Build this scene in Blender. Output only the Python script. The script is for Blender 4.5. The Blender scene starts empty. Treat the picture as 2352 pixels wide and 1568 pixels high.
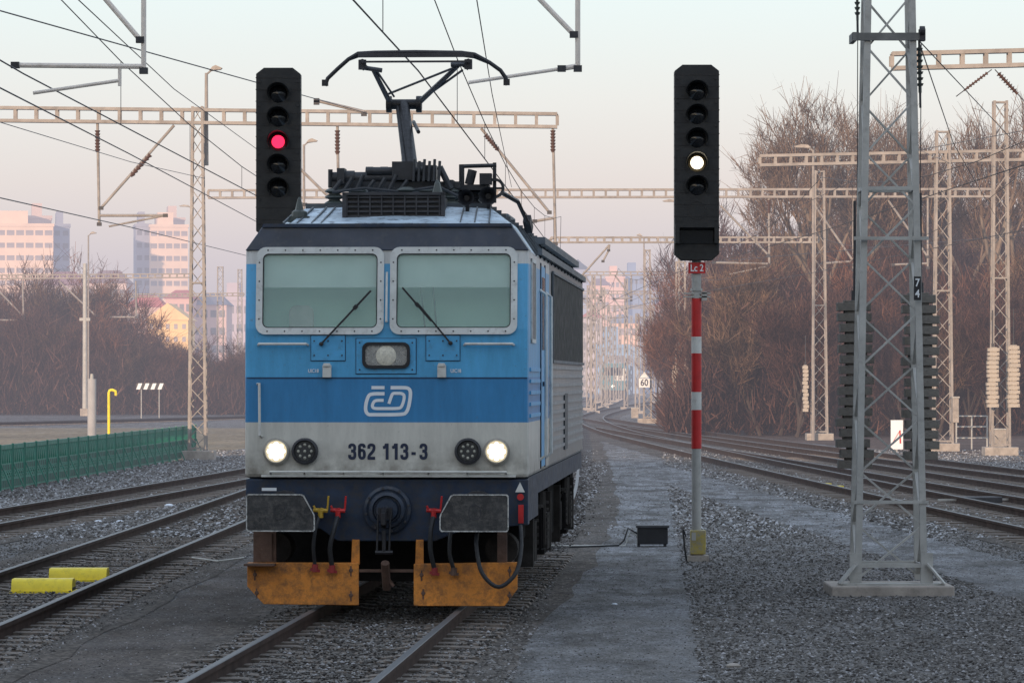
import bpy, math, random
from mathutils import Vector, Matrix
random.seed(7)
R=math.radians
F=9773.0; HY=866.0; CX=1176.0; CZ=2.57; RZ=0.17
scn=bpy.context.scene
COL=scn.collection
def P(px,py,Y): return Vector(((px-CX)*Y/F,Y,CZ+(HY-py)*Y/F))
def X_(px,Y): return (px-CX)*Y/F
# ------------------------------------------------------------ mesh builder
class MB:
    def __init__(s): s.v=[]; s.f=[]
    def add(s,vs,fs):
        o=len(s.v); s.v+= [tuple(v) for v in vs]; s.f+=[tuple(i+o for i in f) for f in fs]; return s
    def box(s,x0,x1,y0,y1,z0,z1):
        return s.add([(x0,y0,z0),(x1,y0,z0),(x1,y1,z0),(x0,y1,z0),(x0,y0,z1),(x1,y0,z1),(x1,y1,z1),(x0,y1,z1)],
            [(0,3,2,1),(4,5,6,7),(0,1,5,4),(1,2,6,5),(2,3,7,6),(3,0,4,7)])
    def bar(s,p,q,w,h=None):
        h=h or w; p=Vector(p);q=Vector(q); d=(q-p).normalized()
        up=Vector((0,0,1)) if abs(d.z)<.95 else Vector((0,1,0))
        a=d.cross(up).normalized()*w/2; b=a.cross(d).normalized()*h/2
        vs=[p-a-b,p+a-b,p+a+b,p-a+b,q-a-b,q+a-b,q+a+b,q-a+b]
        return s.add(vs,[(0,1,2,3),(7,6,5,4),(0,4,5,1),(1,5,6,2),(2,6,7,3),(3,7,4,0)])
    def tube(s,p,q,r1,r2=None,n=8,cap=True):
        r2=r1 if r2 is None else r2; p=Vector(p);q=Vector(q); d=(q-p).normalized()
        up=Vector((0,0,1)) if abs(d.z)<.9 else Vector((0,1,0))
        a=d.cross(up).normalized(); b=a.cross(d).normalized(); vs=[]
        for c,r in((p,r1),(q,r2)):
            for i in range(n):
                t=2*math.pi*i/n; vs.append(c+a*math.cos(t)*r+b*math.sin(t)*r)
        fs=[(i,(i+1)%n,n+(i+1)%n,n+i) for i in range(n)]
        if cap: fs+=[tuple(range(n))[::-1],tuple(range(n,2*n))]
        return s.add(vs,fs)
    def sweep(s,pts,r,n=8):
        pts=[Vector(p) for p in pts]; vs=[]; m=len(pts); a=None
        for k,p in enumerate(pts):
            d=(pts[min(k+1,m-1)]-pts[max(k-1,0)]).normalized()
            if a is None:
                up=Vector((0,0,1)) if abs(d.z)<.9 else Vector((0,1,0)); a=d.cross(up).normalized()
            a=(a-d*a.dot(d)).normalized(); b=a.cross(d)
            for i in range(n):
                t=2*math.pi*i/n; vs.append(p+a*math.cos(t)*r+b*math.sin(t)*r)
        fs=[(k*n+i,k*n+(i+1)%n,(k+1)*n+(i+1)%n,(k+1)*n+i) for k in range(m-1) for i in range(n)]
        fs+=[tuple(range(n))[::-1],tuple(range((m-1)*n,m*n))]
        return s.add(vs,fs)
    def lathe(s,prof,c,axis='z',n=20):
        vs=[];c=Vector(c)
        for r,h in prof:
            for i in range(n):
                t=2*math.pi*i/n; x,y=r*math.cos(t),r*math.sin(t)
                if axis=='z': vs.append(c+Vector((x,y,h)))
                elif axis=='y': vs.append(c+Vector((x,h,y)))
                else: vs.append(c+Vector((h,x,y)))
        m=len(prof)
        fs=[(k*n+i,k*n+(i+1)%n,(k+1)*n+(i+1)%n,(k+1)*n+i) for k in range(m-1) for i in range(n)]
        if prof[0][0]>1e-4: fs.append(tuple(range(n))[::-1])
        if prof[-1][0]>1e-4: fs.append(tuple(range((m-1)*n,m*n)))
        return s.add(vs,fs)
    def prism(s,poly,y0,y1,yf=None):
        yf=yf or (lambda z:0); n=len(poly)
        vs=[(x,y0+yf(z),z) for x,z in poly]+[(x,y1+yf(z),z) for x,z in poly]
        fs=[tuple(range(n)),tuple(range(n,2*n))[::-1]]+[(i,n+i,n+(i+1)%n,(i+1)%n) for i in range(n)]
        return s.add(vs,fs)
    def ring(s,outer,inner,y0,y1,yf=None):
        yf=yf or (lambda z:0); n=len(outer)
        vs=[(x,y+yf(z),z) for y in(y0,y1) for poly in(outer,inner) for x,z in poly]
        fs=[]
        for i in range(n):
            j=(i+1)%n
            fs+=[(i,j,n+j,n+i),(2*n+i,3*n+i,3*n+j,2*n+j),(i,2*n+i,2*n+j,j),(n+i,n+j,3*n+j,3*n+i)]
        return s.add(vs,fs)
    def build(s,name,mat,parent=None,loc=(0,0,0),smooth=False,bevel=0):
        me=bpy.data.meshes.new(name); me.from_pydata(s.v,[],s.f); me.materials.append(mat)
        import bmesh
        bm=bmesh.new(); bm.from_mesh(me)
        if len(bm.faces)<60000: bmesh.ops.recalc_face_normals(bm,faces=bm.faces)
        bm.to_mesh(me); bm.free()
        if smooth:
            for p in me.polygons: p.use_smooth=True
            try: me.set_sharp_from_angle(angle=R(40))
            except Exception: pass
        o=bpy.data.objects.new(name,me); COL.objects.link(o); o.location=loc
        if parent: o.parent=parent
        if bevel:
            m=o.modifiers.new('b','BEVEL'); m.width=bevel; m.segments=2; m.limit_method='ANGLE'; m.angle_limit=R(40)
        return o
def rrect(cx,cz,w,h,r,n=5):
    pts=[]
    for (sx,sz,a0) in((1,-1,-90),(1,1,0),(-1,1,90),(-1,-1,180)):
        for k in range(n+1):
            a=R(a0+90*k/n); pts.append((cx+sx*(w/2-r)+r*math.cos(a),cz+sz*(h/2-r)+r*math.sin(a)))
    return pts
def circ(cx,cz,r,n=24): return [(cx+r*math.cos(2*math.pi*i/n),cz+r*math.sin(2*math.pi*i/n)) for i in range(n)]
def tag(o,label=None,cat=None,group=None,kind=None):
    if label:o['label']=label
    if cat:o['category']=cat
    if group:o['group']=group
    if kind:o['kind']=kind
    return o
def thing(name,label,cat,loc=(0,0,0),rz=0,group=None):
    o=bpy.data.objects.new(name,None); COL.objects.link(o); o.location=loc; o.rotation_euler=(0,0,rz)
    o.empty_display_size=.2
    return tag(o,label,cat,group)
def copy1(o,parent=None,loc=None):
    c=o.copy(); COL.objects.link(c)
    if parent: c.parent=parent
    if loc is not None: c.location=loc
    return c
# ------------------------------------------------------------ painted haze group and materials
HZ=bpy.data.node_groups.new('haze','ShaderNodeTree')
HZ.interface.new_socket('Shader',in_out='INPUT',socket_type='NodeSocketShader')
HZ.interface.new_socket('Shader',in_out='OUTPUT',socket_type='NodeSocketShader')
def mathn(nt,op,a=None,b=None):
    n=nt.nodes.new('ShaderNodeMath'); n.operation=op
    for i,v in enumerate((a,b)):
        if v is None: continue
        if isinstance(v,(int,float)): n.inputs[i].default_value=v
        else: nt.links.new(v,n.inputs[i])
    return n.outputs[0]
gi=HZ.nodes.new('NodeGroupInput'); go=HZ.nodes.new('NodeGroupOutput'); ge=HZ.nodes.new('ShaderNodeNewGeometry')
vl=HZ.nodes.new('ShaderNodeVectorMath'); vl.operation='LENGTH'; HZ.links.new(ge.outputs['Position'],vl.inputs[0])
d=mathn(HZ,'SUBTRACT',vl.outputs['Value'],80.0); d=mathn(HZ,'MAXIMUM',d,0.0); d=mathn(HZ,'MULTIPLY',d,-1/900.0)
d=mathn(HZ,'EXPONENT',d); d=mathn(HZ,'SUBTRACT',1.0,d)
em=HZ.nodes.new('ShaderNodeEmission'); em.inputs[0].default_value=(.50,.485,.575,1)  # glow tint painted into the materials as haze, stronger with distance
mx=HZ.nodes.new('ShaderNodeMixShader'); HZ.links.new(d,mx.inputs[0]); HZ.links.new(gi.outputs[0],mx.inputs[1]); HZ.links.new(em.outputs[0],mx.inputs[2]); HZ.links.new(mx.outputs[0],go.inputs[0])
def newmat(name):
    m=bpy.data.materials.new(name); m.use_nodes=True; nt=m.node_tree; nt.nodes.clear()
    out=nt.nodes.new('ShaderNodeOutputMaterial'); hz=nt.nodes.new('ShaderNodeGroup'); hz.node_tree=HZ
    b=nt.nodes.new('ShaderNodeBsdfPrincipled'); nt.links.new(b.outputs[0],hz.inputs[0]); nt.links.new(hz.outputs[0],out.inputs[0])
    try: m.cycles.emission_sampling='NONE'
    except Exception: pass
    return m,nt,b,hz,out
def noise(nt,vec,scale,detail=5,rough=.6):
    n=nt.nodes.new('ShaderNodeTexNoise'); n.inputs['Scale'].default_value=scale; n.inputs['Detail'].default_value=detail; n.inputs['Roughness'].default_value=rough
    nt.links.new(vec,n.inputs['Vector']); return n.outputs['Fac']
def ramp(nt,fac,stops,const=False):
    r=nt.nodes.new('ShaderNodeValToRGB'); cr=r.color_ramp
    if const: cr.interpolation='CONSTANT'
    while len(cr.elements)<len(stops): cr.elements.new(.5)
    for e,(p,c) in zip(cr.elements,stops):
        e.position=p; e.color=(c[0],c[1],c[2],1) if not isinstance(c,(int,float)) else (c,c,c,1)
    nt.links.new(fac,r.inputs[0]); return r.outputs[0]
def mixc(nt,fac,a,b,mode='MIX'):
    n=nt.nodes.new('ShaderNodeMix'); n.data_type='RGBA'; n.blend_type=mode
    for i,v in((0,fac),(6,a),(7,b)):
        if isinstance(v,(int,float)): n.inputs[i].default_value=v
        elif isinstance(v,(tuple,list)): n.inputs[i].default_value=(v[0],v[1],v[2],1)
        else: nt.links.new(v,n.inputs[i])
    return n.outputs[2]
def M(name,col,rough=.6,metal=0.,var=.3,scale=4,bump=0.,dirt=None,streak=False,dl=.52,dh=.72,spec=None):
    m,nt,b,hz,out=newmat(name)
    tc=nt.nodes.new('ShaderNodeTexCoord'); vec=tc.outputs['Object']
    if streak:
        mp=nt.nodes.new('ShaderNodeMapping'); mp.inputs['Scale'].default_value=(1,1,.15); nt.links.new(vec,mp.inputs[0]); v2=mp.outputs[0]
    else: v2=vec
    n=noise(nt,v2,scale)
    dk=tuple(c*(1-var) for c in col); lt=tuple(min(1,c*(1+var*.6)) for c in col)
    c=ramp(nt,n,[(.3,dk),(.7,lt)])
    if dirt:
        n2=noise(nt,v2,scale*2.7,8,.75); c=mixc(nt,ramp(nt,n2,[(dl,0.0),(dh,.85)]),c,dirt)
    nt.links.new(c,b.inputs['Base Color']); b.inputs['Metallic'].default_value=metal
    if spec is not None: b.inputs['Specular IOR Level'].default_value=spec
    rr=ramp(nt,noise(nt,vec,scale*3),[(.3,max(0,rough-.1)),(.7,min(1,rough+.12))]); nt.links.new(rr,b.inputs['Roughness'])
    if bump:
        bn=nt.nodes.new('ShaderNodeBump'); bn.inputs['Strength'].default_value=bump; bn.inputs['Distance'].default_value=.02
        nt.links.new(noise(nt,vec,scale*6),bn.inputs['Height']); nt.links.new(bn.outputs[0],b.inputs['Normal'])
    return m
def ISL(name,stops,rough=.9):
    m,nt,b,hz,out=newmat(name); g=nt.nodes.new('ShaderNodeNewGeometry')
    nt.links.new(ramp(nt,g.outputs['Random Per Island'],stops),b.inputs['Base Color']); b.inputs['Roughness'].default_value=rough
    b.inputs['Specular IOR Level'].default_value=.1; return m
def EM(name,col,s):
    m=bpy.data.materials.new(name); m.use_nodes=True; nt=m.node_tree; nt.nodes.clear()
    out=nt.nodes.new('ShaderNodeOutputMaterial'); e=nt.nodes.new('ShaderNodeEmission'); e.inputs[0].default_value=(*col,1); e.inputs[1].default_value=s
    nt.links.new(e.outputs[0],out.inputs[0]); return m
galv=M('galvanised',(.40,.395,.37),.6,.0,.2,3,.1,(.25,.245,.225))
galvw=M('weathered_steel_warm',(.30,.27,.245),.65,.0,.3,2,.1,(.18,.155,.135))
steel_d=M('dark_steel',(.05,.05,.055),.6,.3,.4,6)
black=M('black_paint',(.014,.014,.017),.5,0,.4,6,.1)
blackd=M('black_underframe',(.014,.013,.013),.9,0,.4,6,.1,spec=.03)
bufm=M('buffer_black',(.038,.038,.038),.7,0,.4,4,.3,(.12,.11,.10),dl=.46,dh=.66)
blackm=M('signal_black',(.012,.013,.014),.6,0,.5,4,.1)
rubber=M('rubber',(.015,.016,.018),.6,0,.3,8)
navy=M('navy_paint',(.027,.042,.073),.55,0,.4,3,.1,(.05,.047,.045),dl=.45,dh=.66,spec=.25)
navyband=M('navy_band',(.04,.055,.085),.4,0,.3,3,.05,(.08,.09,.1))
whitep=M('white_paint',(.62,.62,.58),.5,0,.15,3,.05,(.4,.38,.34))
edgew=M('worn_white_edge',(.55,.55,.52),.6,0,.2,9,.1,(.10,.10,.10),dl=.46,dh=.60)
frame_w=M('window_frame_white',(.62,.64,.62),.45,0,.15,5,.05,(.38,.38,.37))
litw=M('lettering_white',(.75,.78,.8),.5,0,.05,5)
letn=M('lettering_navy',(.012,.02,.05),.5,0,.1,5)
orange=M('plough_orange',(.66,.24,.035),.6,0,.3,3,.3,(.12,.06,.03),dl=.44,dh=.66)
redp=M('red_paint',(.5,.02,.02),.45,0,.2,5)
yelp=M('yellow_paint',(.85,.66,.03),.5,0,.15,4,.05,(.5,.4,.05))
rustm=M('rust',(.12,.07,.05),.8,0,.4,6,.2)
conc=M('concrete',(.36,.32,.28),.9,0,.3,3,.4,(.18,.16,.14))
weight=M('weight_concrete',(.19,.175,.155),.9,0,.3,5,.4,(.11,.10,.09))
weightw=M('weight_concrete_pale',(.42,.37,.31),.9,0,.3,3,.4,(.2,.17,.14))
sleeper_m=M('sleeper_concrete',(.165,.135,.112),.9,0,.4,3,.5,(.08,.068,.058),dl=.46,dh=.62)
roofm=M('roof_sheet',(.44,.54,.62),.45,.0,.35,3,.5,(.10,.12,.15),dl=.53,dh=.60)
roofd=M('roof_dark',(.07,.08,.09),.5,.3,.4,3,.2)
roofp=M('roof_panel_grey',(.10,.12,.14),.5,.1,.4,3,.2)
insul=M('insulator_brown',(.09,.045,.03),.3,0,.2,5)
insg=M('insulator_grey',(.05,.06,.055),.4,0,.3,5)
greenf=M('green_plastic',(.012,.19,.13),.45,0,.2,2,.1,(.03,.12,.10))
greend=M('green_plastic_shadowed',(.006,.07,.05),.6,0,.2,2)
wire_m=M('wire',(.07,.065,.07),.6,.3,.2,1)
lens_m=M('dark_lens',(.01,.012,.015),.08,0,.2,4)
chrome=M('lamp_reflector',(.5,.5,.48),.25,.7,.2,10)
bark=M('bark',(.06,.043,.034),.9,0,.3,2)
barkp=M('bark_pale',(.18,.135,.10),.9,0,.3,2)
twig=ISL('twig_red_brown',[(0,(.045,.02,.015)),(.5,(.12,.055,.038)),(1,(.26,.125,.075))])
twigo=ISL('twig_tan_brown',[(0,(.05,.03,.02)),(.5,(.13,.08,.052)),(1,(.24,.155,.10))])
twig2=ISL('twig_pale',[(0,(.07,.048,.034)),(.5,(.15,.105,.075)),(1,(.24,.17,.125))])
twigd=ISL('twig_dark',[(0,(.025,.015,.013)),(.5,(.068,.038,.034)),(1,(.145,.078,.060))])
def rail_mat():
    m,nt,b,hz,out=newmat('rail_steel')
    g=nt.nodes.new('ShaderNodeNewGeometry'); s=nt.nodes.new('ShaderNodeSeparateXYZ'); nt.links.new(g.outputs['Normal'],s.inputs[0])
    s2=nt.nodes.new('ShaderNodeSeparateXYZ'); nt.links.new(g.outputs['Position'],s2.inputs[0])
    f=mathn(nt,'MULTIPLY',mathn(nt,'GREATER_THAN',s.outputs[2],.8),mathn(nt,'GREATER_THAN',s2.outputs[2],.155))
    n=noise(nt,g.outputs['Position'],3)
    c=mixc(nt,f,ramp(nt,n,[(.3,(.035,.024,.02)),(.7,(.075,.05,.042))]),(.13,.128,.13))
    nt.links.new(c,b.inputs['Base Color']); nt.links.new(mathn(nt,'MULTIPLY',f,.4),b.inputs['Metallic'])
    b.inputs['Specular IOR Level'].default_value=.15
    nt.links.new(mathn(nt,'SUBTRACT',.9,mathn(nt,'MULTIPLY',f,.4)),b.inputs['Roughness']); return m
railm=rail_mat()
def ground_mat(name,c1,c2,frost,fa=.5,gscale=22,bump=.8,large=.35,near=.35):
    m,nt,b,hz,out=newmat(name)
    g=nt.nodes.new('ShaderNodeNewGeometry'); v=g.outputs['Position']
    vo=nt.nodes.new('ShaderNodeTexVoronoi'); vo.inputs['Scale'].default_value=gscale; nt.links.new(v,vo.inputs['Vector'])
    sp=nt.nodes.new('ShaderNodeSeparateColor'); nt.links.new(vo.outputs['Color'],sp.inputs[0])
    cell=sp.outputs[0]
    c=mixc(nt,cell,c1,c2)
    dk=ramp(nt,vo.outputs['Distance'],[(.0,1.0),(.8,.5)])
    c=mixc(nt,1.0,c,dk,'MULTIPLY')
    big=noise(nt,v,large,6,.6); c=mixc(nt,1.0,c,ramp(nt,big,[(.3,.62),(.7,1.3)]),'MULTIPLY')
    mp0=nt.nodes.new('ShaderNodeMapping'); mp0.inputs['Scale'].default_value=(1,.22,1); nt.links.new(v,mp0.inputs[0])
    med=noise(nt,mp0.outputs[0],3.2,8,.75); c=mixc(nt,1.0,c,ramp(nt,med,[(.3,.66),(.7,1.3)]),'MULTIPLY')
    mp=nt.nodes.new('ShaderNodeMapping'); mp.inputs['Scale'].default_value=(1,.3,1); nt.links.new(v,mp.inputs[0])
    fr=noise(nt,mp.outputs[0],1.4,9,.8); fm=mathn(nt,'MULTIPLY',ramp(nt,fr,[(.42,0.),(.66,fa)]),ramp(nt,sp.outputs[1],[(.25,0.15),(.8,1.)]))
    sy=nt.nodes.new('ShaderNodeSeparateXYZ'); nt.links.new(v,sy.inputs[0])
    mr=nt.nodes.new('ShaderNodeMapRange'); nt.links.new(sy.outputs[1],mr.inputs[0]); mr.inputs[1].default_value=40; mr.inputs[2].default_value=74; mr.inputs[3].default_value=near; mr.inputs[4].default_value=1.0  # fades the pale frost tone, so ground gets darker towards the camera
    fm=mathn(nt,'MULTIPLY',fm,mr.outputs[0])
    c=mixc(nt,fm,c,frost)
    nt.links.new(c,b.inputs['Base Color']); b.inputs['Roughness'].default_value=.95
    b.inputs['Specular IOR Level'].default_value=.1
    bn=nt.nodes.new('ShaderNodeBump'); bn.inputs['Strength'].default_value=bump; bn.inputs['Distance'].default_value=.03
    h=mathn(nt,'ADD',mathn(nt,'MULTIPLY',vo.outputs['Distance'],-1.0),mathn(nt,'MULTIPLY',cell,.5))
    nt.links.new(h,bn.inputs['Height']); nt.links.new(bn.outputs[0],b.inputs['Normal']); return m
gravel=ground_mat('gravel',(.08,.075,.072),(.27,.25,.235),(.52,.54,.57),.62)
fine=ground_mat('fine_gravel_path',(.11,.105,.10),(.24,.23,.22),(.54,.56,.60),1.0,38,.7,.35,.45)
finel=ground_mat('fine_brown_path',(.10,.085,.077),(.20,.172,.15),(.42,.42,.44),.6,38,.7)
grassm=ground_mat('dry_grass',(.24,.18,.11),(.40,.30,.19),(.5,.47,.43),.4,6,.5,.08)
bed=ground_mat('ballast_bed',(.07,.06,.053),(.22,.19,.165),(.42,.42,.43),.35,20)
# ------------------------------------------------------------ ground
def sheet(name,pts,z,mat):
    m=MB(); m.add([(x,y,z) for x,y in pts],[tuple(range(len(pts)))]); o=m.build(name,mat); o['kind']='structure'; return o
sheet('ground',[(-3000,-200),(3000,-200),(3000,5000),(-3000,5000)],0,gravel)
def CR(pts,Y):
    n=len(pts)
    if Y<=pts[0][0]:
        (a,b),(c,d)=pts[0],pts[1]; return b+(d-b)*(Y-a)/(c-a)
    for i in range(n-1):
        if Y<=pts[i+1][0] or i==n-2:
            (a,b),(c,d)=pts[i],pts[i+1]; t=(Y-a)/(c-a)
            m0=(pts[i+1][1]-pts[i-1][1])/(pts[i+1][0]-pts[i-1][0]) if i>0 else (d-b)/(c-a)
            m1=(pts[i+2][1]-pts[i][1])/(pts[i+2][0]-pts[i][0]) if i<n-2 else (d-b)/(c-a)
            if t>1: return d+(Y-c)*m1
            h=c-a; return (2*t**3-3*t*t+1)*b+(t**3-2*t*t+t)*h*m0+(-2*t**3+3*t*t)*d+(t**3-t*t)*h*m1
def strip(name,fx,y0,y1,w0,w1,z,mat,step=4,jit=0):
    m=MB(); ys=[]; y=y0
    while y<y1: ys.append(y); y+=step
    ys.append(y1)
    vs=[];fs=[]
    for y in ys: vs+=[(fx(y)+w0+random.uniform(-jit,jit),y,z),(fx(y)+w1+random.uniform(-jit,jit),y,z)]
    for i in range(len(ys)-1): fs.append((2*i,2*i+1,2*i+3,2*i+2))
    m.add(vs,fs); o=m.build(name,mat); o['kind']='structure'; return o
T0=[(20,-2.56),(44,-1.3),(60,-.46),(80,.32),(100,.78),(150,1.6),(200,2.4),(260,3.4),(320,5.6),(400,9.0),(490,12.2),(620,16)]
TA=[(25,-6.1),(41,-5.74),(53,-5.57),(71,-5.25),(96,-4.9),(140,-4.2),(200,-2.6),(300,1.5),(400,5),(520,10.5)]
TB=[(45,-10.9),(73,-8.95),(105,-6.75),(135,-5.1),(170,-3.7)]
C1=[(40,10.2),(68,8.95),(105,7.5),(150,5.9),(197,4.6),(250,4.6),(300,6.6),(366,10.6),(440,16),(533,23.5),(640,33)]
C2=[(60,16.3),(105,12.9),(170,8.9),(215,6.3),(255,4.8)]
C3=[(60,12.9),(80,11.2),(117,9.2),(160,6.9),(205,4.8)]
TD=[(150,-60),(225,-27.5),(263,-16.6),(300,-9),(360,-2),(430,2)]
PROF=[(-.07,-.03),(.07,-.03),(.07,-.012),(.012,.01),(.012,.115),(.036,.125),(.036,.165),(.028,.17),(-.028,.17),(-.036,.165),(-.036,.125),(-.012,.115),(-.012,.01),(-.07,-.012)]
sl=MB(); sl.prism([(-1.3,-.1),(1.3,-.1),(1.3,.0),(1.27,.03),(.95,.04),(.55,.04),(.4,.022),(-.4,.022),(-.55,.04),(-.95,.04),(-1.27,.03),(-1.3,.0)],-.13,.13)
sl_me=None
def track(pts,y0,y1,s0,s1,dz,label,dark=bed):
    global sl_me
    root=thing('railway_track',label,'railway track',(CR(pts,y0),y0,0),0,'railway tracks of the yard')
    ys=[];y=y0
    while y<y1: ys.append(y); y+=2 if y<150 else 6
    ys.append(y1)
    for sgn in(-1,1):
        vs=[];fs=[];n=len(PROF)
        for y in ys:
            x=CR(pts,y); t=Vector((CR(pts,y+.5)-CR(pts,y-.5),1,0)).normalized(); nx=Vector((t.y,-t.x,0))
            for a,b in PROF:
                p=Vector((x,y,0))+nx*(a+sgn*.753); vs.append((p.x-CR(pts,y0),p.y-y0,b+dz))
        for k in range(len(ys)-1):
            for i in range(n): fs.append((k*n+i,k*n+(i+1)%n,(k+1)*n+(i+1)%n,(k+1)*n+i))
        fs.append(tuple(range(n)))
        MB().add(vs,fs).build('rail',railm,root)
    y=s0;k=0
    while y<s1 and k<99:
        t=math.atan(CR(pts,y+.5)-CR(pts,y-.5)); loc=(CR(pts,y)-CR(pts,y0),y-y0,dz*.7+random.uniform(-.012,.002))
        if sl_me is None:
            o=sl.build('sleeper',sleeper_m,root,loc); sl_me=o
        else: o=copy1(sl_me,root,loc); o.name='sleeper'
        o.rotation_euler=(0,0,-t+random.uniform(-.012,.012)); y+=.62; k+=1
    if dark: strip('ballast_bed',lambda y:CR(pts,y),y0,y1,-1.65,1.65,.004+dz*.8,dark,2,.08)
    return root
track(T0,24,620,29,62,0,'track the blue locomotive stands on, running out of the bottom of the picture')
track(TA,25,520,38,95,.004,'left track with the two yellow covers between its rails')
track(TB,45,165,60,112,.008,'track beside the green plastic fence, merging into the one with yellow covers')
track(C1,40,640,60,118,.0045,'right track passing just beyond the lattice mast numbered 74, curving away far off')
track(C2,60,255,90,140,.009,'rightmost track, nearest to the bare trees')
track(C3,60,205,78,135,.013,'turnout track between the two right tracks')
track(TD,150,430,200,260,.012,'far left track crossing in front of the dark thicket')
strip('gravel_path',lambda y:.1+.032*(y-36),28,210,-.1,1.55,.002,fine,.35,.14)
strip('gravel_path',lambda y:CR(C1,y)-3.3,48,170,-.6,1.0,.0025,fine,.35,.16)
strip('gravel_path',lambda y:-3.6+.025*(y-36),28,120,-.75,.7,.002,finel,.35,.14)
sheet('dry_grass_field',[(-60,125),(-10.6,140),(-9.2,160),(-8,215),(-30,215),(-90,215)],.003,grassm)
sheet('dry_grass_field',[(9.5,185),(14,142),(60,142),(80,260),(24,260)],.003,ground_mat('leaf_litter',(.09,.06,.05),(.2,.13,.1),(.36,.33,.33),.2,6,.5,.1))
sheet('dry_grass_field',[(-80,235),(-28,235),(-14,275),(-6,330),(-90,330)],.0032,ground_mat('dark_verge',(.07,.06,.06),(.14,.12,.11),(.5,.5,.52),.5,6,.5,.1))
def on_path(x,y):
    a=x-(.1+.032*(y-36)); 
    if -.1<a<1.5: return True
    a=x-(CR(C1,y)-3.3)
    if -.6<a<1.: return True
    a=x-(-3.6+.025*(y-36))
    return -.75<a<.7
def stones(n,y0,y1,smin,smax,name,mat,pw=1.5,keep=.4):
    vs=[];fs=[]
    base=[(1,0,0),(-1,0,0),(0,1,0),(0,-1,0),(0,0,1),(0,0,-1)]
    F8=[(0,2,4),(2,1,4),(1,3,4),(3,0,4),(2,0,5),(1,2,5),(3,1,5),(0,3,5)]
    k=0
    while k<n:
        y=y0+(y1-y0)*random.random()**pw; x=random.uniform(-.127,.127)*y
        onp=on_path(x,y)
        if onp and random.random()>keep: continue
        s=random.uniform(smin,smax)*(.55 if onp else 1); o=len(vs); rz=random.random()*6.28; c,sn=math.cos(rz),math.sin(rz)
        zz=random.uniform(0,.3)*s
        dx=x-CR(T0,y); dA=x-CR(TA,y)
        if (abs(dx)<1.3 and abs(abs(dx)-.753)>.09) or (abs(dA)<1.3 and abs(abs(dA)-.753)>.09): zz+=random.uniform(0,.035)
        for b in base:
            q=[b[i]*s*random.uniform(.6,1.1)+random.uniform(-.25,.25)*s for i in range(3)]
            vs.append((x+q[0]*c-q[1]*sn,y+q[0]*sn+q[1]*c,zz+q[2]*.65))
        fs+=[(a+o,b+o,cc+o) for a,b,cc in F8]; k+=1
    me=bpy.data.meshes.new(name); me.from_pydata(vs,[],fs); me.materials.append(mat)
    o=bpy.data.objects.new(name,me); COL.objects.link(o); return o
stm=ISL('loose_stone',[(.0,(.045,.04,.038)),(.45,(.115,.108,.10)),(.85,(.20,.19,.18)),(1,(.36,.355,.365))])
so=stones(95000,29,72,.010,.028,'loose_ballast_stones',stm)
tag(so,'loose grey and brown ballast stones over the yard floor','gravel',None,'stuff')
so=stones(60000,68,150,.022,.05,'distant_ballast_stones',ISL('frosty_stone',[(.0,(.05,.045,.042)),(.4,(.13,.122,.115)),(.75,(.24,.235,.23)),(1,(.50,.51,.54))]),1.3,.25)
tag(so,'frosted ballast stones between the tracks farther back','gravel',None,'stuff')
# ------------------------------------------------------------ text
def text(name,s,size,mat,parent,loc,sx=1.0,bold=0.0):
    cu=bpy.data.curves.new('t','FONT'); cu.body=s; cu.size=size; cu.align_x='CENTER'; cu.align_y='CENTER'; cu.extrude=.002; cu.offset=bold
    cu.resolution_u=3
    ob=bpy.data.objects.new('t',cu); COL.objects.link(ob); bpy.context.view_layer.update()
    me=bpy.data.meshes.new_from_object(ob.evaluated_get(bpy.context.evaluated_depsgraph_get()))
    bpy.data.objects.remove(ob)
    for v in me.vertices: v.co=(v.co.x*sx,-v.co.z,v.co.y)
    me.materials.clear(); me.materials.append(mat)
    o=bpy.data.objects.new(name,me); COL.objects.link(o); o.location=loc; o.parent=parent; return o
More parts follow.
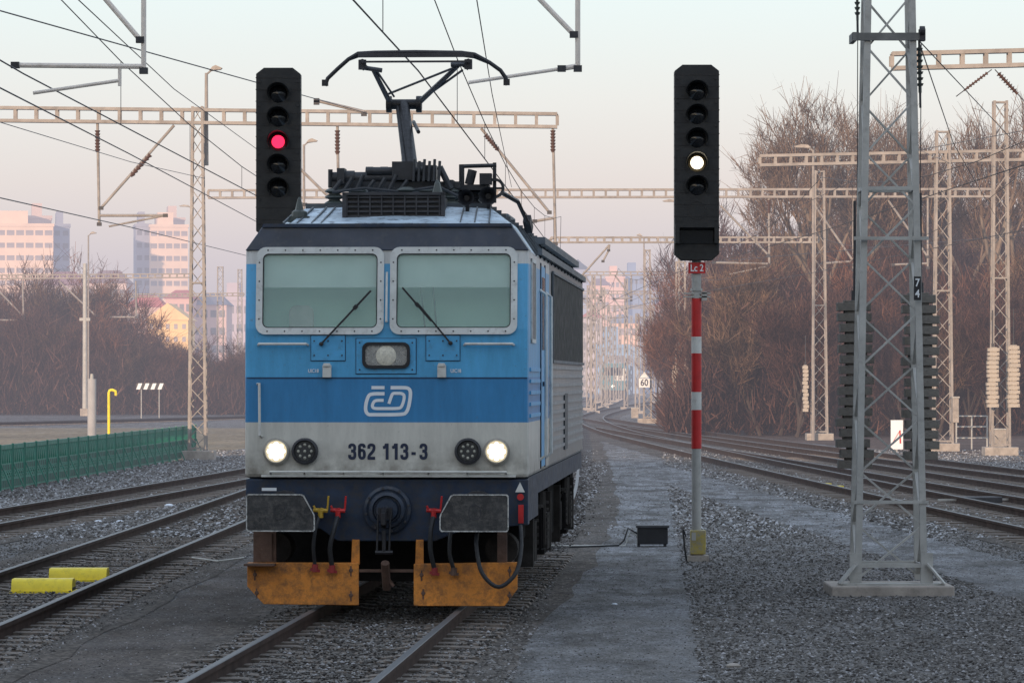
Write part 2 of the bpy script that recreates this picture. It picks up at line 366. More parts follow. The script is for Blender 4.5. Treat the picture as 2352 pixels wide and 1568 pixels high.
# ------------------------------------------------------------ LOCOMOTIVE
LO=thing('locomotive','blue and white electric locomotive with raised pantograph and lit headlights','locomotive',(-1.30,44,RZ),-math.atan(.0526))
def lx(px): return (px-887)/222.
def lz(py): return (1399-py)/222.
def fy(z): return max(0,z-2.84)*.11
def body_mat():
    m,nt,b,hz,out=newmat('livery')
    tc=nt.nodes.new('ShaderNodeTexCoord'); s=nt.nodes.new('ShaderNodeSeparateXYZ'); nt.links.new(tc.outputs['Object'],s.inputs[0])
    z=mathn(nt,'DIVIDE',s.outputs[2],5.0)
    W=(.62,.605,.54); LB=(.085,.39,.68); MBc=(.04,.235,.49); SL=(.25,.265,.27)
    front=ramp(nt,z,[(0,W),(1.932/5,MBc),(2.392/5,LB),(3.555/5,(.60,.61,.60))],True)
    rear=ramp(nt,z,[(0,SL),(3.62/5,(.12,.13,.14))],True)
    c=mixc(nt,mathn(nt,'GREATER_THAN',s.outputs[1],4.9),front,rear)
    mp=nt.nodes.new('ShaderNodeMapping'); mp.inputs['Scale'].default_value=(1,1,.2); nt.links.new(tc.outputs['Object'],mp.inputs[0])
    c=mixc(nt,1.0,c,ramp(nt,noise(nt,mp.outputs[0],3.5,8,.75),[(.25,.66),(.75,1.12)]),'MULTIPLY')
    sp=noise(nt,tc.outputs['Object'],26,6,.7); c=mixc(nt,ramp(nt,sp,[(.60,0.),(.74,.6)]),c,(.11,.11,.11))
    low=ramp(nt,z,[(1.38/5,.9),(1.76/5,0.)]); c=mixc(nt,mathn(nt,'MULTIPLY',low,ramp(nt,noise(nt,tc.outputs['Object'],6,7),[(.35,0.),(.65,1.)])),c,(.17,.15,.12))
    nt.links.new(c,b.inputs['Base Color']); b.inputs['Roughness'].default_value=.4; b.inputs['Coat Weight'].default_value=.1
    bn=nt.nodes.new('ShaderNodeBump'); bn.inputs['Strength'].default_value=.2; bn.inputs['Distance'].default_value=.02
    nt.links.new(noise(nt,tc.outputs['Object'],3,3),bn.inputs['Height']); nt.links.new(bn.outputs[0],b.inputs['Normal'])
    return m
liv=body_mat()
LEN=15.6
xs=[-1.47,-1.285,-.095,.105,1.285,1.47]; zs=[1.36,1.93,2.39,2.90,3.68,3.712]
b=MB(); grid={}
vs=[];fs=[]
for j,z in enumerate(zs):
    for i,x in enumerate(xs): grid[i,j]=len(vs); vs.append((x,fy(z),z))
for j in range(5):
    for i in range(5):
        if j==3 and i in(1,3): continue
        fs.append((grid[i,j],grid[i+1,j],grid[i+1,j+1],grid[i,j+1]))
bk={}
for j,z in enumerate(zs):
    for i in(0,5): bk[i,j]=len(vs); vs.append((xs[i],LEN,z))
for j in range(5):
    fs.append((grid[0,j],grid[0,j+1],bk[0,j+1],bk[0,j])); fs.append((grid[5,j],bk[5,j],bk[5,j+1],grid[5,j+1]))
    fs.append((bk[0,j],bk[0,j+1],bk[5,j+1],bk[5,j]))
fs.append(tuple(grid[i,0] for i in range(6))+(bk[5,0],bk[0,0]))
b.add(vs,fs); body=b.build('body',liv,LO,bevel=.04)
b=MB(); b.prism([(-1.475,3.712),(1.475,3.712),(1.30,3.96),(-1.30,3.96)],-.02,.5,fy); b.build('forehead_band',navyband,LO,bevel=.01)
b=MB(); b.prism([(-1.30,3.955),(1.30,3.955),(1.285,3.99),(-1.285,3.99)],-.05,.25,fy); b.build('visor_lip',navy,LO)
secs=[(.18,[(1.474,3.70),(1.28,3.975),(1.0,3.99),(0,4.0)]),(1.5,[(1.474,3.70),(1.27,4.0),(1.0,4.20),(0,4.24)]),(LEN-.02,[(1.474,3.70),(1.27,4.0),(1.0,4.17),(0,4.24)])]
vs=[];fs=[]
for y,pr in secs:
    full=pr+[(-x,z) for x,z in pr[-2::-1]]; n=len(full); vs+=[(x,y,z) for x,z in full]
for k in range(2):
    for i in range(n-1): fs.append((k*n+i,k*n+i+1,(k+1)*n+i+1,(k+1)*n+i))
fs+= [tuple(range(n)),tuple(range(2*n,3*n))]
rf=MB().add(vs,fs).build('roof',roofm,LO)
b=MB()
for k in range(15):
    y=1.6+k*.95; b.box(-1.0,1.0,y,y+.04,4.17,4.26)
    b.bar((1.02,y+.02,4.17),(1.29,y+.02,4.0),.04,.03); b.bar((1.27,y+.02,4.02),(1.485,y+.02,3.70),.04,.03)
for t in(-1.1,-.95,-.8,-.7,.75,.9,1.05): b.bar((t,.25,4.0),(t*.95,1.45,4.21),.015,.02)
b.build('seam',roofd,rf)
b=MB(); b.bar((1.49,2.2,3.76),(1.49,LEN,3.76),.05,.07); b.bar((1.36,5.0,3.97),(1.36,LEN,3.97),.12,.08); b.build('roof_gutter',roofp,LO)
# cab interior
mint=M('cab_mint',(.50,.90,.72),.7,0,.1,2); blindm=M('cab_blind',(.60,.70,.66),.8,0,.12,3)
b=MB(); b.box(-1.4,1.4,.50,.54,2.86,3.36); b.build('cab_lower_lining',mint,LO)
for x0,x1 in((-1.28,-.1),(.1,1.28)):
    b=MB(); b.prism([(x0,3.33),(x1,3.33),(x1,3.69),(x0,3.69)],.05,.06,fy); b.build('roller_blind',blindm,LO)
b=MB(); b.prism(rrect(-.92,2.98,.26,.34,.08),.35,.41); b.build('driver_seat',M('seat_cloth',(.50,.46,.42),.9),LO,bevel=.02)
for p,q in(((.38,.30,2.9),(.30,.30,3.66)),((.50,.30,2.9),(.44,.30,3.66))):
    b=MB(); b.bar(p,q,.018,.02); b.build('cab_cable',roofd,LO)
def glass_mat():
    m,nt,b,hz,out=newmat('windscreen_glass')
    b.inputs['Base Color'].default_value=(.60,.80,.72,1); b.inputs['Roughness'].default_value=.05; b.inputs['Alpha'].default_value=.28
    b.inputs['Specular IOR Level'].default_value=.8; b.inputs['IOR'].default_value=1.6
    return m
gl=glass_mat()
for (a0,a1) in((586,881),(895,1188)):
    cx=lx((a0+a1)/2); cz=lz(667.5); w=(a1-a0)/222.; h=201/222.
    gls=MB(); gls.prism(rrect(cx,cz,w-.11,h-.11,.05),-.012,-.004,fy); g=gls.build('windscreen',gl,LO)
    fr=MB(); fr.ring(rrect(cx,cz,w,h,.10),rrect(cx,cz,w-.135,h-.135,.06),-.028,.0,fy); fr.build('frame',frame_w,g)
    rv=[]
    for k in range(7):
        for zz in(cz-h/2+.033,cz+h/2-.033): rv.append((cx-w/2+.12+k*(w-.24)/6,zz))
    for k in range(4):
        for xx in(cx-w/2+.033,cx+w/2-.033): rv.append((xx,cz-h/2+.16+k*(h-.32)/3))
    proto=None
    for xx,zz in rv:
        loc=(xx,-.028+fy(zz),zz)
        if proto is None:
            b=MB(); b.lathe([(.009,0),(.006,-.006),(0,-.007)],(0,0,0),'y',8); proto=b.build('rivet',steel_d,g,loc)
        else: copy1(proto,g,loc)
    gk=MB(); gk.ring(rrect(cx,cz,w-.130,h-.130,.062),rrect(cx,cz,w-.155,h-.155,.05),-.024,-.006,fy); gk.build('gasket',rubber,g)
for (p,q) in(((853,668),(738,790)),((925,661),(1035,788))):
    b=MB(); A=Vector((lx(p[0]),-.07,lz(p[1]))); B=Vector((lx(q[0]),-.05,lz(q[1])))
    b.bar(A,A.lerp(B,.6),.018,.02); b.bar(A.lerp(B,.3)+Vector((.01,-.02,.01)),B,.014,.018); b.bar(A.lerp(B,.28),A.lerp(B,.34),.05,.04)
    b.lathe([(.022,0),(.022,-.05),(0,-.055)],B+Vector((0,.04,0)),'y',10); b.build('wiper',black,LO)
b=MB(); b.tube((lx(888),-.06,lz(738)),(lx(888),.02,lz(625)),.012); b.tube((lx(888),-.06,lz(738)),(lx(888),0,lz(738)),.012); b.build('pillar_bar',frame_w,LO)
def hrail(pts,name='handrail',mat=whitep,r=.014):
    b=MB(); b.sweep(pts,r,8)
    return b.build(name,mat,LO,smooth=True)
for a0,a1 in((592,706),(1067,1180)): hrail([(lx(a0),0,lz(792)),(lx(a0)+.01,-.07,lz(790)),(lx(a1)-.01,-.07,lz(790)),(lx(a1),0,lz(792))])
hrail([(lx(590),0,lz(882)),(lx(596),-.08,lz(880)),(lx(597),-.08,lz(1000)),(lx(600),0,lz(1003))])
liv_plate=M('plate_blue',(.085,.37,.65),.4,0,.12,5,.05,(.08,.22,.35))
def bolt(parent,loc,r=.011,mat=steel_d,n=8):
    b=MB(); b.lathe([(r,0),(r*.75,-.01),(0,-.012)],(0,0,0),'y',n); return b.build('bolt',mat,parent,loc)
for a0,a1 in((714,792),(979,1056)):
    b=MB(); b.box(lx(a0),lx(a1),-.012,.0,lz(828),lz(771)); pl=b.build('cover_plate',liv_plate,LO,bevel=.004)
    b=MB(); b.ring([(lx(a0)-.006,lz(828)-.006),(lx(a1)+.006,lz(828)-.006),(lx(a1)+.006,lz(771)+.006),(lx(a0)-.006,lz(771)+.006)],[(lx(a0),lz(828)),(lx(a1),lz(828)),(lx(a1),lz(771)),(lx(a0),lz(771))],-.004,.0); b.build('edge_seam',letn,pl)
    for xx in(a0+7,(a0+a1)/2,a1-7):
        for yy in(783,816): bolt(pl,(lx(xx),-.012,lz(yy)),.009)
b=MB(); b.box(lx(818),lx(955),-.014,.0,lz(858),lz(778)); pl=b.build('headlight_plate',liv_plate,LO,bevel=.004)
b=MB(); b.ring([(lx(818)-.007,lz(858)-.007),(lx(955)+.007,lz(858)-.007),(lx(955)+.007,lz(778)+.007),(lx(818)-.007,lz(778)+.007)],[(lx(818),lz(858)),(lx(955),lz(858)),(lx(955),lz(778)),(lx(818),lz(778))],-.004,.0); b.build('edge_seam',letn,pl)
for xx in(826,947):
    for yy in(787,849): bolt(pl,(lx(xx),-.014,lz(yy)),.009)
b=MB(); b.ring(rrect(lx(887),lz(816),110/222,60/222,.07),rrect(lx(887),lz(816),96/222,46/222,.055),-.045,-.01); b.build('rim',black,pl)
b=MB(); b.prism(rrect(lx(887),lz(816),98/222,48/222,.055),-.02,-.016); b.build('reflector',chrome,pl)
lamp_off=M('lamp_lens',(.72,.68,.56),.3,.0,.3,60,.4)
b=MB(); b.lathe([(.105,0),(.105,-.01),(.07,-.022),(0,-.026)],(lx(887),-.02,lz(817)),'y',24); b.build('lens',lamp_off,pl,smooth=True)
for px in(751,1015):
    b=MB(); b.box(lx(px-10),lx(px+10),-.05,0,lz(867),lz(838)); b.box(lx(px-8),lx(px+8),-.065,-.045,lz(842),lz(834)); b.build('socket_cover',whitep,LO,bevel=.006)
text('code_lettering','UIC18',.052,litw,LO,(lx(719),-.004,lz(852)),.8,.001); text('code_lettering','UIC18',.052,litw,LO,(lx(1047),-.004,lz(852)),.8,.001)
def chaik(p,k=2):
    for _ in range(k):
        q=[p[0]]
        for a,c in zip(p,p[1:]): q+=[(a[0]*.75+c[0]*.25,a[1]*.75+c[1]*.25),(a[0]*.25+c[0]*.75,a[1]*.25+c[1]*.75)]
        q.append(p[-1]); p=q
    return p
def ribbon(lg,ox,oy,pts,w,it=2,y=-.006):
    pts=[Vector((ox+a,oy+c)) for a,c in (chaik(pts,it) if it else pts)]
    L=[];Rr=[]
    for i,p in enumerate(pts):
        dd=(pts[min(i+1,len(pts)-1)]-pts[max(i-1,0)]).normalized(); nn=Vector((-dd.y,dd.x))*w/2
        L.append(p+nn);Rr.append(p-nn)
    n=len(pts); vs=[(lx(p.x),y,lz(p.y)) for p in L+Rr]; fs=[(i,i+1,n+i+1,n+i) for i in range(n-1)]
    lg.add(vs,fs)
DG={'1':([[(1.5,9.5),(7,8),(9.5,1)]],[[(11,0),(11,37)]]),
 '2':([[(3,12),(3,3.3),(14.6,3.3),(15,14),(10,21),(3.2,28),(3,35)]],[[(0,33.8),(17.4,33.8)]]),
 '3':([[(3,11),(3,3.3),(14.2,3.3),(14.4,17),(6,17.3)],[(6,17.3),(14.6,18),(14.8,33.8),(2.8,33.8),(2.8,26)]],[]),
 '6':([[(14.4,10),(13.8,3.3),(3.2,3.3),(3.2,14),(3.2,33.8),(14.6,33.8),(14.6,16.4),(5,15),(3.2,22)]],[]),
 '-':([],[[(1,23),(11,23)]])}
for ch,px in zip('362113-3',(800,822,844,878,899,920,944,964)):
    lg=MB(); sm,st=DG[ch]; k=0
    for p in sm: ribbon(lg,px,1018,p,6.8,2,-.004-k*.0006); k+=1
    for p in st: ribbon(lg,px,1018,p,6.8,0,-.004-k*.0006); k+=1
    lg.build('number_digit',letn,LO)
lg=MB(); k=0
for pts,w,it in(([(48,17),(20,17),(10,21),(3,50),(8,65),(24,65),(84,65),(101,61),(109,18),(105,4),(90,3),(62,3)],8,2),
    ([(46,32),(30,32),(23,35),(19,46),(24,51),(42,51),(78,51),(88,48),(95,22),(88,16),(76,16),(67,16),(64,22),(58,40)],7,2),
    ([(18,3),(48,3)],7.5,0)):
    ribbon(lg,835,887,pts,w,it,-.004-k*.0006); k+=1
lg.build('logo',litw,LO)
b=MB(); b.box(-1.45,1.46,-.006,0,lz(869),lz(867)); b.build('panel_seam',letn,LO)
b=MB(); b.tube((lx(620),-.1,lz(1083)),(lx(1165),-.1,lz(1083)),.012)
for xx in(622,700,790,880,985,1075,1163): b.bar((lx(xx),-.1,lz(1083)),(lx(xx),0,lz(1090)),.02)
b.box(lx(600),lx(1185),-.05,0,lz(1095),lz(1090)); b.build('ledge_rail',whitep,LO)
# headlights
ledon=EM('headlight_glow',(1,.98,.86),4.5); ledring=EM('headlight_halo',(1,.86,.58),.85); ledcore=EM('headlight_core',(1,.95,.76),1.6)
darklamp=M('lamp_dark',(.05,.05,.05),.4,.2,.3,10); leddot=M('led_dot',(.42,.42,.36),.3,.3,.2,20)
for px,on in((634,1),(700,0),(1075,0),(1141,1)):
    zz=lz(1036)
    b=MB(); b.lathe([(.138,0),(.138,-.05),(.116,-.06),(.108,-.03)],(lx(px),0,zz),'y',28); hl=b.build('headlight',M('lamp_bezel',(.32,.30,.26),.5,.2,.3,10) if on else steel_d,LO,smooth=True)
    b=MB(); b.lathe([(.110,-.032),(.10,-.036),(0,-.037)],(lx(px),0,zz),'y',28); b.build('lens',ledring if on else darklamp,hl)
    for k in range(9):
        a=2*math.pi*k/8; r=.068 if k<8 else 0
        b=MB(); b.lathe([(.027 if on else .016,-.038),(.02 if on else .012,-.043),(0,-.045)],(lx(px)+r*math.cos(a),0,zz+r*math.sin(a)),'y',10)
        b.build('diode',ledon if on else leddot,hl)
    if on: b=MB(); b.lathe([(.075,-.0375),(0,-.039)],(lx(px),0,zz),'y',20); b.build('reflector',ledcore,hl)
# buffer beam
poly=[(563,1100),(1213,1100),(1213,1205),(1070,1214),(1000,1242),(775,1242),(735,1214),(563,1205)]
b=MB(); b.prism([(lx(x),lz(y)) for x,y in poly],.0,.3); bb=b.build('buffer_beam',navy,LO,bevel=.01)
b=MB(); b.box(lx(600),lx(634),-.004,0,lz(1127),lz(1120)); b.build('beam_label',litw,bb)
b=MB(); b.box(-1.455,-1.40,.3,LEN,1.05,1.36); b.box(1.40,1.455,.3,2.5,.90,1.36); b.box(1.40,1.455,2.5,LEN,1.14,1.36); b.box(-1.4,1.4,.3,LEN,1.2,1.36); b.build('underframe',navy,LO)
for s in(1,-1):
    poly=[(582,1131),(704,1131),(710,1134),(733,1176),(735,1184),(735,1212),(731,1216),(582,1216),(578,1212),(578,1135)]
    pp=[(lx(x) if s>0 else lx(1753-x),lz(y)) for x,y in poly]
    czp=(lz(1131)+lz(1216))/2; cxp=lx(650) if s>0 else lx(1103)
    inn=[(cxp+(x-cxp)*.966,czp+(z-czp)*.94) for x,z in pp]
    b=MB(); b.prism(pp,-.56,-.52); bf=b.build('buffer',bufm,LO,bevel=.006)
    b=MB(); b.ring(pp,inn,-.567,-.56); b.build('white_edge',edgew,bf)
    b=MB(); cc=lx(655) if s>0 else lx(1098); b.lathe([(.16,0),(.16,.3),(.21,.3),(.21,.55)],(cc,-.53,lz(1172)),'y',20); b.build('plunger',steel_d,bf,smooth=True)
    b=MB(); b.ring(rrect(cc,lz(1172),.13,.16,.06),rrect(cc,lz(1172),.11,.14,.05),-.564,-.56); b.build('grease_mark',steel_d,bf)
b=MB(); b.lathe([(.245,.0),(.245,-.05),(.215,-.06),(.20,-.05),(.19,-.05),(.185,-.09),(.15,-.10),(.14,-.06),(.12,-.06),(.11,-.12),(0,-.12)],(lx(890),0,lz(1170)),'y',32)
cp=b.build('coupling_plate',M('coupling_navy',(.02,.032,.055),.45,.1,.4,5,.1,(.07,.065,.06)),LO,smooth=True)
for k in range(8):
    a=2*math.pi*k/8+.2; bolt(cp,(lx(890)+.222*math.cos(a),-.055,lz(1170)+.222*math.sin(a)),.018,steel_d,6)
b=MB(); b.sweep([(lx(888),-.05,lz(1172)),(lx(888),-.3,lz(1168)),(lx(888),-.42,lz(1180)),(lx(888),-.42,lz(1198)),(lx(888),-.34,lz(1204)),(lx(888),-.3,lz(1193))],.030,8)
b.box(lx(872),lx(905),-.25,-.2,lz(1190),lz(1164))
for xx in(874,902):
    b.tube((lx(xx),-.32,lz(1180)),(lx(xx)-.01,-.34,lz(1265)),.011)
b.tube((lx(868),-.34,lz(1265)),(lx(908),-.34,lz(1265)),.022); b.tube((lx(888),-.34,lz(1215)),(lx(888),-.34,lz(1262)),.022)
b.build('coupling_hook',black,LO,smooth=True)
for px,m2,py in((738,M('ochre_paint',(.55,.34,.03),.5,0,.2,5),1172),(778,redp,1172),(998,redp,1172)):
    b=MB(); b.tube((lx(px),0,lz(py)),(lx(px),-.14,lz(py)),.03); b.tube((lx(px)-.075,-.12,lz(py-2)),(lx(px)+.075,-.12,lz(py)),.022)
    b.tube((lx(px),-.12,lz(py)),(lx(px),-.12,lz(py+16)),.028); b.bar((lx(px)+.07,-.12,lz(py)),(lx(px)+.085,-.14,lz(py-34)),.018,.02)
    b.bar((lx(px)-.05,-.13,lz(py)),(lx(px)-.07,-.14,lz(py-12)),.016,.02); b.build('brake_cock',m2,LO,smooth=True)
def hose(pts,r=.022,end=None):
    sm=[];pts=[Vector(p) for p in pts]
    for i in range(len(pts)-1):
        p0=pts[max(i-1,0)];p1=pts[i];p2=pts[i+1];p3=pts[min(i+2,len(pts)-1)]
        for k in range(5):
            t=k/5; sm.append(.5*((2*p1)+(-p0+p2)*t+(2*p0-5*p1+4*p2-p3)*t*t+(-p0+3*p1-3*p2+p3)*t**3))
    sm.append(pts[-1]); b=MB(); b.sweep(sm,r,8); h=b.build('brake_hose',rubber,LO,smooth=True)
    if end:
        q=pts[-1]; b=MB(); b.tube(q+Vector((0,0,.02)),q-Vector((0,0,.06)),.032); b.bar(q+Vector((-.05,0,-.03)),q+Vector((.05,0,-.05)),.025,.03); b.build('hose_end',end,h)
    return h
Q=lambda px,py,y:(lx(px),y,lz(py))
redd=M('dull_red',(.30,.025,.025),.6,0,.3,8,.1,(.08,.03,.03))
hose([Q(735,1185,-.12),Q(728,1215,-.2),Q(724,1255,-.22),Q(727,1298,-.18)],.02,redd)
hose([Q(778,1185,-.12),Q(772,1210,-.2),Q(762,1255,-.22),Q(766,1300,-.18)],.026,redd)
hose([Q(998,1185,-.12),Q(993,1215,-.2),Q(992,1260,-.22),Q(1001,1305,-.18)],.026,redd)
hose([Q(1040,1200,-.12),Q(1037,1230,-.2),Q(1036,1270,-.22),Q(1045,1305,-.18)],.022,rustm)
hose([Q(1098,1215,-.05),Q(1098,1250,-.3),Q(1112,1310,-.38),Q(1150,1342,-.4),Q(1188,1312,-.36),Q(1199,1260,-.2),Q(1196,1205,-.05)],.022)
for poly in([(569,1291),(826,1291),(826,1388),(607,1386),(569,1345)],[(952,1293),(1190,1289),(1190,1350),(1160,1389),(952,1389)]):
    pp=[(lx(x),lz(y)) for x,y in poly]
    b=MB(); b.prism(pp,-.12,-.10); b.prism([(pp[0][0],pp[0][1]),(pp[1][0],pp[1][1]),(pp[1][0],pp[1][1]-.02),(pp[0][0],pp[0][1]-.02)],-.1,.02)
    pg=b.build('rail_guard',orange,LO,bevel=.006)
    for px,py in((poly[0][0]+22,1360),(poly[0][0]+18,1318),(poly[1][0]-18,1308),(poly[1][0]-18,1365)):
        bolt(pg,(lx(px),-.12,lz(py)),.024,rustm,6)
        b=MB(); b.box(lx(px)-.007,lx(px)+.007,-.126,-.12,lz(py)-.06,lz(py)+.045); b.build('slot',rustm,pg)
for a0,a1 in((808,827),(955,974)):
    b=MB(); b.prism([(lx(a0),lz(1295)),(lx(a1),lz(1295)),(lx(a1),lz(1238)),(lx(a0)+.01,lz(1238))],-.09,-.05); b.build('guard_bracket',orange,LO)
b=MB(); b.bar((lx(826),-.08,lz(1309)),(lx(952),-.08,lz(1309)),.03,.03); b.bar((lx(880),-.06,lz(1309)),(lx(905),-.06,lz(1345)),.03,.03); b.tube((lx(888),-.2,lz(1290)),(lx(888),0,lz(1350)),.045); b.build('guard_tie_bar',rustm,LO)
b=MB(); b.box(lx(582),lx(634),-.06,.0,lz(1294),lz(1216)); b.box(lx(566),lx(636),-.3,.0,lz(1297),lz(1292)); b.box(lx(600),lx(625),-.08,-.06,lz(1290),lz(1225)); b.build('step_bracket',rustm,LO)
b=MB(); b.box(lx(1143),lx(1165),-.06,.0,lz(1294),lz(1212)); b.build('step_bracket',rustm,LO)
b=MB(); b.prism(circ(lx(1196),lz(1140),.035,14),-.06,-.05); b.box(lx(1191),lx(1203),-.05,-.03,lz(1200),lz(1158)); b.build('tail_lamp_bracket',redp,LO)
b=MB(); b.prism([(lx(1184),lz(1129)),(lx(1206),lz(1129)),(lx(1195),lz(1106))],-.06,-.05); b.build('warning_triangle',whitep,LO)
# right side
b=MB(); b.box(1.471,1.482,5.5,15.4,2.60,3.60); gr=b.build('side_grille',M('grille_dark',(.008,.016,.02),.55,0,.3,2,spec=.12),LO)
b=MB(); b.box(1.478,1.50,5.45,15.45,2.565,2.60); b.box(1.478,1.50,5.45,15.45,3.60,3.63); b.box(1.478,1.50,5.45,5.50,2.60,3.60)
b.build('grille_frame',roofp,gr)
for yy0,yy1,m2,nn in((.25,2.4,liv_plate,5),(5.0,15.4,M('side_silver',(.28,.29,.295),.45,.1,.2,2,.05,(.14,.14,.14)),10)):
    b=MB()
    for k in range(nn):
        zc=1.55+k*.105 if nn==10 else 1.98+k*.12
        b.box(1.470,1.487,yy0,yy1,zc,zc+.038)
    b.build('side_rib',m2,LO)
b=MB(); b.box(1.470,1.478,.55,1.35,2.80,3.60); sw=b.build('side_window',M('side_glass',(.04,.07,.08),.3,0,.2,2,spec=.2),LO)
b=MB()
for (y0,y1,z0,z1) in((.5,.55,2.76,3.64),(1.35,1.40,2.76,3.64),(.5,1.4,3.60,3.64),(.5,1.4,2.76,2.80)): b.box(1.470,1.488,y0,y1,z0,z1)
b.build('frame',frame_w,sw)
b=MB(); b.box(1.471,1.48,2.75,3.65,1.42,3.62); dr=b.build('cab_door',liv_plate,LO)
b=MB(); b.box(1.48,1.484,2.9,3.5,2.7,3.5); b.build('door_window',lens_m,dr)
b=MB(); b.box(1.47,1.483,2.68,2.71,1.40,3.65); b.box(1.47,1.483,3.69,3.72,1.40,3.65); b.box(1.484,1.50,3.0,3.1,2.3,2.35); b.build('door_seam',letn,dr)
for yy in(2.55,3.85): hrail([(1.47,yy,1.5),(1.54,yy,1.55),(1.54,yy,3.3),(1.47,yy,3.35)],'side_handrail',frame_w,.018)
b=MB(); b.box(1.47,1.49,9,9.9,1.5,2.2); b.build('side_hatch',roofd,LO)
for yy in(3.0,9.2):
    b=MB(); b.box(1.2,1.5,yy,yy+.5,.45,.5); b.box(1.44,1.47,yy,yy+.03,.45,.95); b.box(1.44,1.47,yy+.47,yy+.5,.45,.95)
    b.build('side_step',blackd,LO)
grime=M('bogie_grime',(.04,.036,.033),.85,0,.4,5,.2,spec=.05)
for by in(4.3,11.3):
    b=MB(); 
    for s in(-1,1):
        b.box(s*1.15-.08,s*1.15+.08,by-2.3,by+2.3,.60,.88); b.box(s*1.32-.1,s*1.32+.1,by-1.9,by-1.3,.4,.82); b.box(s*1.32-.1,s*1.32+.1,by+1.3,by+1.9,.4,.82)
        for q in(-1,1):
            for k in range(6): b.lathe([(.13,0),(.13,.03)],(s*1.33,by+q*.75,.55+k*.08),'z',12)
            b.tube((s*1.40,by+q*.4,.5),(s*1.40,by+q*.15,1.1),.05)
        for q in(-2.2,2.15): b.box(s*1.30-.08,s*1.30+.12,by+q,by+q+.2,.35,1.05)
    b.box(-1.1,1.1,by-.3,by+.3,.4,.8); b.box(-.9,.9,by-2.2,by-2.05,.45,.8); bg=b.build('bogie_frame',grime,LO)
    for q in(-1.6,1.6):
        b=MB()
        for s in(-1,1):
            b.lathe([(.2,-.06),(.56,-.05),(.58,-.06),(.625,-.06),(.625,.06),(.655,.065),(.655,.085),(.3,.07)] if s<0 else [(.3,-.07),(.655,-.085),(.655,-.065),(.625,-.06),(.625,.06),(.58,.06),(.56,.05),(.2,.06)],(s*.74,by+q,.655),'x',30)
        b.tube((-.74,by+q,.645),(.74,by+q,.645),.09); b.build('wheelset',rustm,bg,smooth=True)
for y0,y1,z0 in((7,8.6,.5),(1.0,1.6,.7),(13.9,14.9,.6)):
    b=MB(); b.box(-1.25,1.36,y0,y1,z0,1.19); b.build('equipment_box',blackd,LO)
for s in(-1,1):
    b=MB(); b.lathe([(0,-.02),(.17,-.02),(.17,.4)],(s*1.18,.25,.62),'y',18); b.build('sand_box',grime,LO,smooth=True)
b=MB(); b.box(-1.2,1.2,.9,.95,.25,1.2); b.build('underbody_shade_plate',M('underbody_shade_black',(.012,.011,.011),.9,0,.4,5),LO)  # added black sheet, paints the shade of the dark space under the beam
b=MB(); b.box(-.49,.53,.72,.76,4.0,4.32); b.box(-.49,.53,.76,1.5,4.0,4.30); vb=b.build('roof_vent',black,LO)
b=MB()
for k in range(6): b.box(-.50,.54,.69,.72,4.03+k*.05,4.05+k*.05)
for k in range(9): b.box(-.48+k*.122,-.465+k*.122,.68,.70,4.01,4.31)
b.box(-.52,-.48,.67,.76,4.0,4.33);b.box(.52,.56,.67,.76,4.0,4.33);b.box(-.52,.56,.67,.76,4.31,4.34)
b.build('grille',steel_d,vb)
for px,py,r,yy in((1054,455,.085,.95),(1100,448,.095,1.25)):
    b=MB(); xx=(px-887)/218; zc=2.4+(866-py)/217
    b.lathe([(.03,.5),(.03,.2),(.045,.1),(r*.85,.02),(r,0),(r*.9,.01),(.03,.12)],(xx,yy,zc),'y',20); b.box(xx-.02,xx+.02,yy+.2,yy+.3,4.1,zc); b.build('horn',black,LO,smooth=True)
b=MB(); b.lathe([(.085,0),(.08,.06),(.045,.08),(.02,.19),(0,.22)],(lx(665)+.02,.75,4.08),'z',8); b.box(lx(665)-.1,lx(665)+.13,.68,.84,4.03,4.09); b.build('roof_antenna',insg,LO)
b=MB(); b.lathe([(.06,0),(.03,.12),(0,.16)],(.46,1.0,4.33),'z',8); b.build('roof_antenna',insg,LO)
def ribbed(b,c,h,r,n=5,axis='z'):
    prof=[]
    for k in range(n):
        t0=k/n*h; prof+=[(r*.55,t0),(r,t0+h/n*.35),(r*.95,t0+h/n*.5),(r*.55,t0+h/n*.9)]
    b.lathe(prof,c,axis,14)
for (xx,yy) in((-.5,2.3),(.5,2.3),(-.5,4.2),(.5,4.2),(.05,2.0),(.75,3.0),(-.75,2.25),(.25,2.2)):
    b=MB(); ribbed(b,(xx,yy,4.2),.26,.11,4); b.build('roof_insulator',insg,LO,smooth=True)
b=MB()
for xx in(-.5,.5): b.bar((xx,2.2,4.50),(xx,4.5,4.50),.09,.08)
for yy in(2.3,3.2,4.3): b.bar((-.78,yy,4.49),(.62,yy,4.49),.06,.07)
b.tube((-.78,2.35,4.57),(.30,2.35,4.57),.065,n=14); b.tube((-.40,2.3,4.64),(.35,2.3,4.64),.045,n=12)
b.lathe([(.085,-.12),(.085,-.04),(.06,-.04),(.06,.04),(.085,.04),(.085,.12)],(-.30,2.4,4.61),'x',14)
b.lathe([(.08,-.06),(.08,.06)],(-.60,2.35,4.57),'x',14)
b.tube((-.80,2.3,4.46),(-.80,2.3,4.66),.025); b.box(-.72,-.64,2.2,2.5,4.5,4.67); b.box(-.12,.12,2.2,2.7,4.54,4.74); b.box(.22,.36,2.2,2.6,4.54,4.70)
for k in range(6): b.tube((.12+k*.055,2.12,4.52),(.13+k*.055,2.15,4.76-.02*(k%2)),.016)
for k in range(7): b.tube((-.74+k*.12,2.10,4.43),(-.66+k*.12,2.10,4.53+.03*(k%3)),.022)
b.sweep([(-.75,2.0,4.40),(-.4,1.95,4.44),(0,1.95,4.40),(.4,2.0,4.46),(.6,2.1,4.36)],.018,6)
